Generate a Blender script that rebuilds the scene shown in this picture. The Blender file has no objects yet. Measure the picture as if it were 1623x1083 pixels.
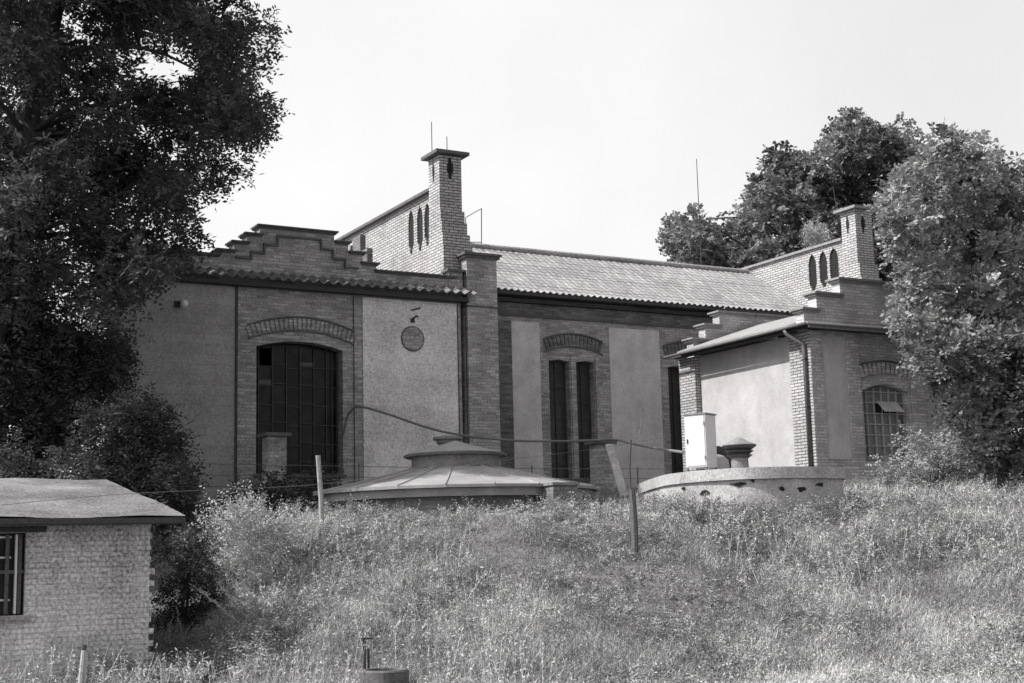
import bpy, math, random
import numpy as np
from mathutils import Vector, Matrix
from mathutils.geometry import tessellate_polygon
random.seed(7)
rng = np.random.default_rng(11)
sc = bpy.context.scene
col = sc.collection
R = math.radians

# ------------------------------------------------------------------ camera
F_PX, W_PX, H_PX = 2241.5, 1623.0, 1083.0
pit, rol, yaw = R(8.81), R(-1.395), R(28.965)
fw = np.array([math.sin(yaw)*math.cos(pit), math.cos(yaw)*math.cos(pit), math.sin(pit)])
rt = np.array([math.cos(yaw), -math.sin(yaw), 0.0]); up = np.cross(rt, fw)
rt, up = rt*math.cos(rol)+up*math.sin(rol), -rt*math.sin(rol)+up*math.cos(rol)
cd = bpy.data.cameras.new('camera'); cam = bpy.data.objects.new('camera', cd); col.objects.link(cam)
cd.sensor_width = 36; cd.lens = 36*F_PX/W_PX; cd.clip_start = .1; cd.clip_end = 2000
m = Matrix(((rt[0], up[0], -fw[0], 0), (rt[1], up[1], -fw[1], 0), (rt[2], up[2], -fw[2], 0), (0, 0, 0, 1)))
cam.matrix_world = m
sc.camera = cam
def ray(x, y): return fw*F_PX + rt*(x-811.5) - up*(y-541.5)
def onX(x, y, X): d = ray(x, y); return d*X/d[0]
def onY(x, y, Y): d = ray(x, y); return d*Y/d[1]
def onZ(x, y, Z): d = ray(x, y); return d*Z/d[2]
ca, sa = math.cos(yaw), math.sin(yaw)
def ab(X, Y): return X*sa+Y*ca, X*ca-Y*sa
def XY(a, b): return a*sa+b*ca, a*ca-b*sa
def sstep(t): t = np.clip(t, 0, 1); return t*t*(3-2*t)
_ph = rng.uniform(0, 6.28, 24); _th = rng.uniform(0, 6.28, 24); _fr = rng.uniform(.5, 3.4, 24)
def bump(X, Y):
    s = 0
    for p, t, f in zip(_ph, _th, _fr): s = s+np.sin((X*math.cos(t)+Y*math.sin(t))*f+p)/(f+1.0)
    return s*.05
def ground(X, Y):
    a, b = ab(X, Y)
    left = 1-sstep((b+5.0)/1.8)                # the bank starts farther back on the left
    a0 = 17.0+2.9*left; a1 = 22.0+4.5*left
    base = -1.55+.16*left
    t = sstep((a-a0)/(a1-a0)*.5+.0)*2*0+np.clip((a-a0)/(a1-a0), 0, 1)
    t = t*.75+sstep(t)*.25
    h = base+(0.57-base)*t
    h = h+np.clip((a-a1)/(30.5-a1), 0, 1)**1.3*(1.42-.57)
    lev = sstep((a-22.5)/3)
    return h+bump(X, Y)*(1-.75*lev)*(.35+.65*sstep((a-17)/2))
def ground_hit(x, y, s0=8, s1=60):
    d = ray(x, y); d = d/np.linalg.norm(d)
    for s in np.arange(s0, s1, .02):
        p = d*s
        if p[2] <= ground(p[0], p[1]): return p
    return d*s1

# ------------------------------------------------------------------ materials
def mat(name, rough=.8):
    m = bpy.data.materials.new(name); m.use_nodes = True
    nt = m.node_tree; b = nt.nodes['Principled BSDF']
    b.inputs['Roughness'].default_value = rough
    b.inputs['Specular IOR Level'].default_value = .25
    return m, nt, b
def g(v): return (v*1.01, v*.985, v*.995, 1)
def N(nt, t, **k):
    n = nt.nodes.new(t)
    for a, v in k.items():
        if a in n.inputs: n.inputs[a].default_value = v
        else: setattr(n, a, v)
    return n
def noise_mat(name, lo, hi, scale=6, rough=.85, bumpd=.0, fine=40, stretch=None, streak=0.0):
    m, nt, b = mat(name, rough); L = nt.links.new
    tc = N(nt, 'ShaderNodeTexCoord'); vec = tc.outputs['Object']
    if stretch:
        mp = N(nt, 'ShaderNodeMapping'); mp.inputs['Scale'].default_value = stretch; L(vec, mp.inputs[0]); vec = mp.outputs[0]
    n1 = N(nt, 'ShaderNodeTexNoise', Scale=scale, Detail=6.0, Roughness=.65); L(vec, n1.inputs['Vector'])
    n2 = N(nt, 'ShaderNodeTexNoise', Scale=fine, Detail=3.0); L(tc.outputs['Object'], n2.inputs['Vector'])
    mx = N(nt, 'ShaderNodeMath', operation='MULTIPLY_ADD'); L(n2.outputs[0], mx.inputs[0]); mx.inputs[1].default_value = .5; 
    sc1 = N(nt, 'ShaderNodeMath', operation='MULTIPLY'); sc1.inputs[1].default_value = .5; L(n1.outputs[0], sc1.inputs[0]); L(sc1.outputs[0], mx.inputs[2])
    r = N(nt, 'ShaderNodeValToRGB'); r.color_ramp.elements[0].position = .36; r.color_ramp.elements[1].position = .64
    r.color_ramp.elements[0].color = g(lo); r.color_ramp.elements[1].color = g(hi)
    L(mx.outputs[0], r.inputs[0]); out = r.outputs[0]
    if streak:
        mp2 = N(nt, 'ShaderNodeMapping'); mp2.inputs['Scale'].default_value = (1.6, 1.6, .5); L(tc.outputs['Object'], mp2.inputs[0])
        n3 = N(nt, 'ShaderNodeTexNoise', Scale=1.6, Detail=5.0, Roughness=.65); L(mp2.outputs[0], n3.inputs['Vector'])
        n4 = N(nt, 'ShaderNodeTexVoronoi', Scale=.8); n4.feature = 'DISTANCE_TO_EDGE'
        wn = N(nt, 'ShaderNodeTexNoise', Scale=2.0, Detail=4.0); L(tc.outputs['Object'], wn.inputs['Vector'])
        wv = N(nt, 'ShaderNodeVectorMath', operation='MULTIPLY_ADD'); L(wn.outputs['Color'], wv.inputs[0]); wv.inputs[1].default_value = (1.1, 1.1, 1.1); L(tc.outputs['Object'], wv.inputs[2]); L(wv.outputs[0], n4.inputs['Vector'])
        ck = N(nt, 'ShaderNodeMapRange'); ck.inputs['From Min'].default_value = .002; ck.inputs['From Max'].default_value = .010; ck.inputs['To Min'].default_value = 1.0; L(n4.outputs['Distance'], ck.inputs[0])
        m3 = N(nt, 'ShaderNodeMapRange'); m3.inputs['From Min'].default_value = .32; m3.inputs['From Max'].default_value = .60
        m3.inputs['To Min'].default_value = 1-streak; m3.inputs['To Max'].default_value = 1.04; L(n3.outputs[0], m3.inputs[0])
        mm = N(nt, 'ShaderNodeMath', operation='MULTIPLY'); L(m3.outputs[0], mm.inputs[0]); L(ck.outputs[0], mm.inputs[1])
        vs_ = N(nt, 'ShaderNodeVectorMath', operation='SCALE'); L(out, vs_.inputs[0]); L(mm.outputs[0], vs_.inputs['Scale']); out = vs_.outputs[0]
    L(out, b.inputs['Base Color'])
    if bumpd:
        bp = N(nt, 'ShaderNodeBump', Strength=.7, Distance=bumpd); L(mx.outputs[0], bp.inputs['Height']); L(bp.outputs[0], b.inputs['Normal'])
    return m
def brick_mat(name, lo, hi, mortar, w=.25, h=.072, ms=.011, dirt=.35, bd=.012):
    m, nt, b = mat(name, .88); L = nt.links.new
    tc = N(nt, 'ShaderNodeTexCoord'); sp = N(nt, 'ShaderNodeSeparateXYZ'); L(tc.outputs['Object'], sp.inputs[0])
    ad = N(nt, 'ShaderNodeMath', operation='ADD'); L(sp.outputs[0], ad.inputs[0]); L(sp.outputs[1], ad.inputs[1])
    cb = N(nt, 'ShaderNodeCombineXYZ'); L(ad.outputs[0], cb.inputs[0]); L(sp.outputs[2], cb.inputs[1])
    wob = N(nt, 'ShaderNodeTexNoise', Scale=7.0, Detail=2.0); L(tc.outputs['Object'], wob.inputs['Vector'])
    wm = N(nt, 'ShaderNodeVectorMath', operation='MULTIPLY_ADD'); L(wob.outputs['Color'], wm.inputs[0]); wm.inputs[1].default_value = (.012, .012, 0); L(cb.outputs[0], wm.inputs[2])
    br = N(nt, 'ShaderNodeTexBrick'); L(wm.outputs[0], br.inputs['Vector'])
    br.inputs['Scale'].default_value = 1; br.inputs['Brick Width'].default_value = w; br.inputs['Row Height'].default_value = h
    br.inputs['Mortar Size'].default_value = ms; br.inputs['Mortar Smooth'].default_value = .25; br.inputs['Bias'].default_value = 0
    br.inputs['Color1'].default_value = g(lo); br.inputs['Color2'].default_value = g(hi); br.inputs['Mortar'].default_value = g(mortar)
    n1 = N(nt, 'ShaderNodeTexNoise', Scale=.9, Detail=7.0, Roughness=.7); L(tc.outputs['Object'], n1.inputs['Vector'])
    n2 = N(nt, 'ShaderNodeTexNoise', Scale=26.0, Detail=3.0); L(tc.outputs['Object'], n2.inputs['Vector'])
    a = N(nt, 'ShaderNodeMath', operation='ADD'); L(n1.outputs[0], a.inputs[0]); L(n2.outputs[0], a.inputs[1])
    mr = N(nt, 'ShaderNodeMapRange'); mr.inputs['From Min'].default_value = .7; mr.inputs['From Max'].default_value = 1.3
    mr.inputs['To Min'].default_value = 1-dirt; mr.inputs['To Max'].default_value = 1+dirt; L(a.outputs[0], mr.inputs[0])
    mu = N(nt, 'ShaderNodeVectorMath', operation='SCALE'); L(br.outputs[0], mu.inputs[0]); L(mr.outputs[0], mu.inputs['Scale'])
    L(mu.outputs[0], b.inputs['Base Color'])
    bp = N(nt, 'ShaderNodeBump', Strength=.8, Distance=bd, invert=True); L(br.outputs['Fac'], bp.inputs['Height']); L(bp.outputs[0], b.inputs['Normal'])
    return m
def leaf_mat(name, v, var=.5, trans=.25, rough=.55):
    m = bpy.data.materials.new(name); m.use_nodes = True; nt = m.node_tree; L = nt.links.new
    nt.nodes.remove(nt.nodes['Principled BSDF']); out = nt.nodes['Material Output']
    at = N(nt, 'ShaderNodeAttribute', attribute_name='tone')
    mr = N(nt, 'ShaderNodeMapRange'); mr.inputs['To Min'].default_value = v*(1-var); mr.inputs['To Max'].default_value = v*(1+var)
    L(at.outputs['Fac'], mr.inputs[0])
    d = N(nt, 'ShaderNodeBsdfDiffuse'); t = N(nt, 'ShaderNodeBsdfTranslucent'); gl = N(nt, 'ShaderNodeBsdfGlossy', Roughness=rough)
    gl.inputs['Color'].default_value = (.5, .5, .5, 1)
    L(mr.outputs[0], d.inputs[0]); L(mr.outputs[0], t.inputs[0])
    mx = N(nt, 'ShaderNodeMixShader'); mx.inputs[0].default_value = trans; L(d.outputs[0], mx.inputs[1]); L(t.outputs[0], mx.inputs[2])
    m2 = N(nt, 'ShaderNodeMixShader'); m2.inputs[0].default_value = .015; L(mx.outputs[0], m2.inputs[1]); L(gl.outputs[0], m2.inputs[2])
    L(m2.outputs[0], out.inputs['Surface'])
    return m
M = {}
M['brick'] = brick_mat('brick_weathered', .22, .42, .27, dirt=.5, bd=.009)
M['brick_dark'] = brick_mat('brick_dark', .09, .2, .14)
M['brick_pale'] = brick_mat('brick_pale', .34, .46, .13, ms=.014, dirt=.3)
M['brick_annex'] = brick_mat('brick_annex', .36, .58, .36, dirt=.35)
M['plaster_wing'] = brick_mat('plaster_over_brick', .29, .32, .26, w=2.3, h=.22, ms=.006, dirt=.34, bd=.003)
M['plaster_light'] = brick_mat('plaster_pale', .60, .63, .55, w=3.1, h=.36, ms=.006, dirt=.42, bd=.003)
M['plaster_hall'] = noise_mat('plaster_hall', .40, .66, 2, bumpd=.006, fine=34, streak=.08)
M['plaster_white'] = noise_mat('plaster_white', .32, .52, 1.6, bumpd=.006, fine=45, streak=.06)
M['plaster_grey'] = noise_mat('plaster_grey', .40, .62, 3, bumpd=.006, fine=45, streak=.10)
M['coping'] = noise_mat('coping_dark', .07, .15, 9, bumpd=.004)
M['coping_pale'] = noise_mat('coping_annex', .16, .30, 9, bumpd=.004)
M['tile'] = noise_mat('roof_tile', .17, .37, 1.2, bumpd=.008, fine=16)
M['tile_band'] = noise_mat('band_tile', .10, .26, 6, bumpd=.004, fine=30)
M['felt'] = noise_mat('roofing_felt', .19, .31, 3, bumpd=.004, fine=60)
M['zinc'] = noise_mat('zinc', .09, .17, 8, rough=.5, fine=30)
M['dark'] = noise_mat('dark_void', .012, .02, 5)  # near-black colour standing in for the shade inside openings
M['wood_dark'] = noise_mat('dark_timber', .04, .08, 8, stretch=(1, 1, 8))
M['iron'] = noise_mat('rusty_iron', .03, .07, 14, rough=.65)
M['steel'] = noise_mat('steel_bar', .10, .17, 14, rough=.5)
M['concrete'] = noise_mat('concrete', .20, .48, 1.8, bumpd=.012, fine=30)
M['concrete_dark'] = noise_mat('concrete_stained', .12, .26, 3, bumpd=.012, fine=30)
M['lid'] = noise_mat('sheet_roof', .18, .34, 2.0, bumpd=.003, fine=50, rough=.65)
M['wood_pale'] = noise_mat('weathered_wood', .18, .38, 5, bumpd=.004, stretch=(8, 8, 1))
M['wood_post'] = noise_mat('old_post', .05, .14, 5, bumpd=.004, stretch=(8, 8, 1))
M['white'] = noise_mat('white_enamel', .52, .62, 3, rough=.45)
M['cable'] = noise_mat('cable_rubber', .12, .2, 10)
M['wire'] = noise_mat('galvanised_wire', .35, .5, 10)
M['shed_wall'] = brick_mat('shed_block', .45, .52, .40, w=.27, h=.066, ms=.009, dirt=.75, bd=.006)
M['shed_roof'] = noise_mat('shed_felt', .05, .27, .8, bumpd=.006, fine=25)  # felt darkened and mottled in place of shade from the tree
M['soil'] = noise_mat('soil', .07, .17, 1.5, bumpd=.02, fine=20)
M['bark'] = noise_mat('bark', .03, .07, 6, bumpd=.02, stretch=(3, 3, 1))
M['globe'] = noise_mat('opal_globe', .6, .75, 4, rough=.3)
def glass_mat():
    m, nt, b = mat('old_glass', .22); L = nt.links.new
    b.inputs['Specular IOR Level'].default_value = .14
    tc = N(nt, 'ShaderNodeTexCoord'); n = N(nt, 'ShaderNodeTexNoise', Scale=3.0, Detail=5.0); L(tc.outputs['Object'], n.inputs['Vector'])
    r = N(nt, 'ShaderNodeValToRGB'); r.color_ramp.elements[0].color = g(.006); r.color_ramp.elements[1].color = g(.03)
    r.color_ramp.elements[0].position = .45; r.color_ramp.elements[1].position = .8; L(n.outputs[0], r.inputs[0]); L(r.outputs[0], b.inputs['Base Color'])
    bp = N(nt, 'ShaderNodeBump', Strength=.3, Distance=.02); L(n.outputs[0], bp.inputs['Height']); L(bp.outputs[0], b.inputs['Normal'])
    return m
M['glass'] = glass_mat()
M['glass_dull'] = noise_mat('dull_glass', .03, .07, 5, rough=.3)
M['glass_dusty'] = noise_mat('dusty_glass', .12, .27, 5, rough=.35)

# ------------------------------------------------------------------ object helpers
ORG = {}
class MB:
    def __init__(s): s.v = []; s.f = []; s.sm = False
    def add(s, vs, fs):
        o = len(s.v); s.v += [tuple(map(float, v)) for v in vs]; s.f += [tuple(i+o for i in f) for f in fs]; return s
    def box(s, x0, x1, y0, y1, z0, z1):
        return s.add([(x0, y0, z0), (x1, y0, z0), (x1, y1, z0), (x0, y1, z0), (x0, y0, z1), (x1, y0, z1), (x1, y1, z1), (x0, y1, z1)],
                     [(0, 3, 2, 1), (4, 5, 6, 7), (0, 1, 5, 4), (1, 2, 6, 5), (2, 3, 7, 6), (3, 0, 4, 7)])
    def obox(s, c, ax, ay, az):
        c, ax, ay, az = map(np.array, (c, ax, ay, az)); vs = []
        for k in (-1, 1):
            for i, j in ((-1, -1), (1, -1), (1, 1), (-1, 1)): vs.append(c+ax*i+ay*j+az*k)
        return s.add(vs, [(0, 3, 2, 1), (4, 5, 6, 7), (0, 1, 5, 4), (1, 2, 6, 5), (2, 3, 7, 6), (3, 0, 4, 7)])
    def wall(s, plane, c, th, outer, holes=()):
        """slab with openings: plane 'Y' -> (u,z) = (X,Z); plane 'X' -> (u,z) = (Y,Z)"""
        loops = [list(outer)]+[list(h) for h in holes]; flat = [p for l in loops for p in l]
        P = (lambda p, d: (p[0], d, p[1])) if plane == 'Y' else (lambda p, d: (d, p[0], p[1]))
        tris = tessellate_polygon([[Vector((p[0], p[1], 0)) for p in l] for l in loops])
        n = len(flat); vs = [P(p, c) for p in flat]+[P(p, c+th) for p in flat]; fs = []
        for t in tris: fs.append(tuple(t)); fs.append(tuple(i+n for i in reversed(t)))
        o = 0
        for l in loops:
            k = len(l)
            for i in range(k): j = (i+1) % k; fs.append((o+i, o+j, o+j+n, o+i+n))
            o += k
        return s.add(vs, fs)
    def tube(s, pts, rad, n=8, cap=True):
        pts = [np.array(p, float) for p in pts]; k = len(pts); rr = rad if isinstance(rad, (list, tuple)) else [rad]*k
        vs = []; fs = []; ref = np.array([.13, .31, .94])
        for i, p in enumerate(pts):
            t = pts[min(i+1, k-1)]-pts[max(i-1, 0)]; t = t/(np.linalg.norm(t)+1e-9)
            r0 = ref if abs(t@ref) < .92 else np.array([1., 0, 0])
            a = np.cross(t, r0); a /= np.linalg.norm(a); b = np.cross(t, a)
            for j in range(n): th = 2*math.pi*j/n; vs.append(p+(a*math.cos(th)+b*math.sin(th))*rr[i])
        for i in range(k-1):
            for j in range(n): j2 = (j+1) % n; fs.append((i*n+j, i*n+j2, (i+1)*n+j2, (i+1)*n+j))
        if cap: fs.append(tuple(range(n-1, -1, -1))); fs.append(tuple(range((k-1)*n, k*n)))
        return s.add(vs, fs)
    def lathe(s, c, prof, n=32, rot=0, caps=True):
        vs = []; fs = []
        for r, z in prof:
            for j in range(n): t = 2*math.pi*j/n+rot; vs.append((c[0]+r*math.cos(t), c[1]+r*math.sin(t), c[2]+z))
        for i in range(len(prof)-1):
            for j in range(n): j2 = (j+1) % n; fs.append((i*n+j, i*n+j2, (i+1)*n+j2, (i+1)*n+j))
        if caps: fs.append(tuple(range(n-1, -1, -1))); fs.append(tuple(range((len(prof)-1)*n, len(prof)*n)))
        return s.add(vs, fs)
    def build(s, name, m, parent=None, origin=None, bevel=0, smooth=False):
        if parent is not None: o = ORG[parent]
        else: o = tuple(origin) if origin is not None else (0, 0, 0)
        me = bpy.data.meshes.new(name); me.from_pydata([(a-o[0], b-o[1], c-o[2]) for a, b, c in s.v], [], s.f); me.update()
        import bmesh
        bm = bmesh.new(); bm.from_mesh(me); bmesh.ops.recalc_face_normals(bm, faces=bm.faces); bm.to_mesh(me); bm.free()
        ob = bpy.data.objects.new(name, me); col.objects.link(ob); me.materials.append(M[m] if isinstance(m, str) else m)
        if smooth:
            for p in me.polygons: p.use_smooth = True
        if parent is not None: ob.parent = parent
        else: ob.location = o
        ORG[ob] = o
        if bevel:
            bv = ob.modifiers.new('bevel', 'BEVEL'); bv.width = bevel; bv.segments = 2; bv.limit_method = 'ANGLE'
        return ob
def thing(name, label, cat, loc, group=None):
    o = bpy.data.objects.new(name, None); col.objects.link(o); o.location = loc; o.empty_display_size = .3
    o['label'] = label; o['category'] = cat
    if group: o['group'] = group
    ORG[o] = tuple(loc); return o
def tag(o, label=None, cat=None, group=None, kind=None):
    if label: o['label'] = label
    if cat: o['category'] = cat
    if group: o['group'] = group
    if kind: o['kind'] = kind
    return o
def bx(name, m, parent, *d, bevel=0): return MB().box(*d).build(name, m, parent, bevel=bevel)
def arch(u0, u1, z0, zs, rise, n=14):
    c = (u0+u1)/2; w = (u1-u0)/2; pts = [(u0, z0), (u1, z0)]
    for i in range(n+1):
        t = i/n; u = u1-(u1-u0)*t; pts.append((u, zs+rise*(1-((u-c)/w)**2)))
    return pts
def soldiers(mb, plane, c, proud, u0, u1, zs, rise, h, w=.075, gap=.03, tilt=.35):
    """projecting bricks set on edge along a segmental arch whose lower line springs at zs"""
    n = max(3, int((u1-u0)/(w+gap))); cu = (u0+u1)/2; hw = (u1-u0)/2
    for i in range(n):
        u = u0+(i+.5)*(u1-u0)/n; k = (u-cu)/hw; z = zs+rise*(1-k*k); t = k*tilt
        ax = np.array([math.cos(t), -math.sin(t)])*w/2; az = np.array([math.sin(t), math.cos(t)])*h/2
        ctr = np.array([u, z])+az
        if plane == 'Y': mb.obox((ctr[0], c-proud/2+.02, ctr[1]), (ax[0], 0, ax[1]), (0, proud/2+.02, 0), (az[0], 0, az[1]))
        else: mb.obox((c-proud/2+.02, ctr[0], ctr[1]), (0, ax[0], ax[1]), (proud/2+.02, 0, 0), (0, az[0], az[1]))
def arch_band(mb, c, proud, u0, u1, zs, rise, h, n=20):
    """curved brick ring"""
    cu = (u0+u1)/2; hw = (u1-u0)/2; lo = []; hi = []
    for i in range(n+1):
        u = u0+(u1-u0)*i/n; z = zs+rise*(1-((u-cu)/hw)**2); lo.append((u, z)); hi.append((u, z+h))
    mb.wall('Y', c-proud, proud+.02, lo+hi[::-1])
def tiles(mb, x0, x1, ye, ze, yr, zr, period, rows, amp=.022, lift=.022, per=8, field=1.0):
    """pantiled slope running from eave (ye,ze) to ridge (yr,zr), with rolls along X and stepped courses"""
    nx = int((x1-x0)/period*per); xs = np.linspace(x0, x1, nx+1)
    w = np.sin((xs-x0)/period*2*math.pi)*amp; wx = rng.normal(size=nx+1)*.0
    slip = rng.normal(size=(rows*2+2, int((x1-x0)/period)+2))*.006; cidx = ((xs-x0)/period).astype(int)
    L = math.hypot(yr-ye, zr-ze); ny, nz = -(zr-ze)/L, (yr-ye)/L
    if nz < 0: ny, nz = -ny, -nz
    vs = []; fs = []; rws = []
    for r in range(rows):
        for t, l in ((r/rows, lift+random.uniform(-.003, .004)), ((r+1)/rows, 0)):
            rws.append((t, l))
    for ri, (t, l) in enumerate(rws):
        f = 1.0 if ri < 1 else field
        for xi, (x, a) in enumerate(zip(xs, w)):
            d = l+a*f+.03+slip[(ri+1)//2, cidx[xi]]*(rows > 4)-.02*math.sin((x-x0)/(x1-x0)*math.pi)*(rows > 4); vs.append((x, ye+(yr-ye)*t+ny*d, ze+(zr-ze)*t+nz*d))
    k = nx+1
    for i in range(len(rws)-1):
        for j in range(nx): fs.append((i*k+j, i*k+j+1, (i+1)*k+j+1, (i+1)*k+j))
    # front lip gives the scalloped eave its thickness
    o = len(vs)
    for x, a in zip(xs, w): vs.append((x, ye+ny*(a+lift+.008), ze+nz*(a+lift+.008)))
    for j in range(nx): fs.append((j, o+j, o+j+1, j+1))
    mb.add(vs, fs)

# ------------------------------------------------------------------ world and sun
SUN_EL, SUN_AZ = R(49), R(14)     # azimuth measured from -X towards +Y
to_sun = Vector((-math.cos(SUN_EL)*math.cos(SUN_AZ), math.cos(SUN_EL)*math.sin(SUN_AZ), math.sin(SUN_EL)))
sl = bpy.data.lights.new('sun', 'SUN'); sl.energy = 4.5; sl.angle = R(.5); sl.color = (1, .985, .97)
so = bpy.data.objects.new('sun', sl); col.objects.link(so); so.rotation_euler = to_sun.to_track_quat('Z', 'Y').to_euler()
wd = bpy.data.worlds.new('World'); sc.world = wd; wd.use_nodes = True; nt = wd.node_tree; L = nt.links.new
bg = nt.nodes['Background']
sky = N(nt, 'ShaderNodeTexSky'); sky.sky_type = 'NISHITA'; sky.sun_disc = False; sky.sun_elevation = SUN_EL
sky.sun_rotation = math.atan2(to_sun.x, to_sun.y); sky.air_density = 1.0; sky.dust_density = 2.0
bw = N(nt, 'ShaderNodeRGBToBW'); L(sky.outputs[0], bw.inputs[0])
tc = N(nt, 'ShaderNodeTexCoord'); no = N(nt, 'ShaderNodeTexNoise', Scale=2.2, Detail=5.0, Roughness=.5); L(tc.outputs['Generated'], no.inputs['Vector'])
# added veil: sky brightened beyond the buildings, left dimmer behind to limit facade fill
dp = N(nt, 'ShaderNodeVectorMath', operation='DOT_PRODUCT'); L(tc.outputs['Generated'], dp.inputs[0]); dp.inputs[1].default_value = (.40, .90, .18)
ve = N(nt, 'ShaderNodeMapRange'); ve.interpolation_type = 'SMOOTHSTEP'; ve.inputs['From Min'].default_value = .35; ve.inputs['From Max'].default_value = .86
L(dp.outputs['Value'], ve.inputs[0])
cl = N(nt, 'ShaderNodeMapRange'); cl.inputs['From Min'].default_value = .3; cl.inputs['From Max'].default_value = .7
cl.inputs['To Min'].default_value = 6.6; cl.inputs['To Max'].default_value = 8.4; L(no.outputs[0], cl.inputs[0])
mxw = N(nt, 'ShaderNodeMix'); mxw.data_type = 'FLOAT'; L(ve.outputs[0], mxw.inputs[0])
dk = N(nt, 'ShaderNodeMath', operation='MULTIPLY'); dk.inputs[1].default_value = 2.2; L(bw.outputs[0], dk.inputs[0])
L(dk.outputs[0], mxw.inputs[2]); L(cl.outputs[0], mxw.inputs[3])
L(mxw.outputs[0], bg.inputs['Color']); bg.inputs['Strength'].default_value = .09
sc.view_settings.view_transform = 'Standard'; sc.view_settings.look = 'None'; sc.view_settings.gamma = 1; sc.view_settings.exposure = .45

# ------------------------------------------------------------------ terrain
def terrain():
    a = np.concatenate([np.array([-300, -120, -60, -30, -10, 0, 5, 9]), np.arange(11, 34, .16), np.array([35, 38, 45, 60, 100, 200, 500])])
    b = np.concatenate([np.array([-400, -150, -60, -30, -20, -15]), np.arange(-12, 16, .16), np.array([17, 20, 25, 35, 60, 150, 400])])
    A, B = np.meshgrid(a, b, indexing='ij'); X = A*sa+B*ca; Y = A*ca-B*sa; Z = ground(X, Y)
    n, k = A.shape; vs = np.stack([X, Y, Z], -1).reshape(-1, 3)
    i, j = np.meshgrid(np.arange(n-1), np.arange(k-1), indexing='ij'); q = (i*k+j).ravel()
    fs = np.stack([q, q+k, q+k+1, q+1], 1)
    me = bpy.data.meshes.new('ground'); me.from_pydata(vs.tolist(), [], fs.tolist()); me.update()
    for p in me.polygons: p.use_smooth = True
    ob = bpy.data.objects.new('ground', me); col.objects.link(ob); me.materials.append(M['soil']); ob['kind'] = 'structure'
terrain()

# ------------------------------------------------------------------ foliage helpers
def quads(name, V, tone, m, parent=None, origin=(0, 0, 0)):
    """V: (n,4,3) corners"""
    n = len(V); o = ORG[parent] if parent is not None else origin
    me = bpy.data.meshes.new(name); me.vertices.add(n*4); me.loops.add(n*4); me.polygons.add(n)
    me.vertices.foreach_set('co', (V-np.array(o)).reshape(-1).astype(np.float32)); me.loops.foreach_set('vertex_index', np.arange(n*4, dtype=np.int32))
    me.polygons.foreach_set('loop_start', np.arange(0, n*4, 4, dtype=np.int32)); me.polygons.foreach_set('loop_total', np.full(n, 4, dtype=np.int32))
    at = me.attributes.new('tone', 'FLOAT', 'POINT'); at.data.foreach_set('value', np.repeat(tone, 4).astype(np.float32))
    me.materials.append(M[m]); me.update(); me.validate()
    ob = bpy.data.objects.new(name, me); col.objects.link(ob)
    if parent is not None: ob.parent = parent
    else: ob.location = o
    ORG[ob] = tuple(o); return ob
def unit(v): return v/(np.linalg.norm(v, axis=-1, keepdims=True)+1e-9)
def sprays(blobs, per, tl=(.25, .55), nl=12, ll=.085, lw=.035, droop=.5, flat=.55, shell=.35):
    """leafy twigs filling a set of clumps; blobs: list of (centre, radius). Leaves are leaf-sized diamonds in pairs along each twig."""
    Vs = []; Ts = []
    for c, r in blobs:
        k = max(4, int(per*r*r)); d = unit(rng.normal(size=(k, 3))); rad = r*(shell+(1-shell)*rng.random((k, 1))**.6)
        d[:, 2] *= flat+.25; base = np.array(c)+d*rad*.8
        dr = unit(d+rng.normal(size=(k, 3))*.45+np.array([0, 0, -droop+.25])); ln = rng.uniform(*tl, size=(k, 1))
        bt = rng.uniform(.25, .75); tone = np.clip(rng.normal(bt, .16, size=k), 0, 1)
        side = unit(np.cross(dr, np.array([0, 0, 1.])+rng.normal(size=(k, 3))*.35)); nor = unit(np.cross(side, dr))
        for i in range(nl):
            t = (i+.5)/nl; s = (-1)**i
            p = base+dr*ln*t+np.array([0, 0, -1])*(ln*t)**2*droop*.8
            ax = unit(dr*.45+side*s+rng.normal(size=(k, 3))*.28); L_ = ll*rng.uniform(.6, 1.25, size=(k, 1))
            wv = unit(np.cross(ax, nor+rng.normal(size=(k, 3))*.5))*lw*.5*rng.uniform(.7, 1.3, size=(k, 1))
            Vs.append(np.stack([p, p+ax*L_*.5+wv, p+ax*L_, p+ax*L_*.5-wv], 1)); Ts.append(np.clip(tone+rng.normal(size=k)*.08, 0, 1))
    return np.concatenate(Vs), np.concatenate(Ts)
def inpoly(x, y, poly):
    c = False; n = len(poly)
    for i in range(n):
        x1, y1 = poly[i]; x2, y2 = poly[(i+1) % n]
        if (y1 > y) != (y2 > y) and x < (x2-x1)*(y-y1)/(y2-y1)+x1: c = not c
    return c
def grow(poly, k):
    cx_ = sum(p[0] for p in poly)/len(poly); cy_ = sum(p[1] for p in poly)/len(poly); return [(cx_+(x-cx_)*k, cy_+(y-cy_)*k) for x, y in poly]
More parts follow.
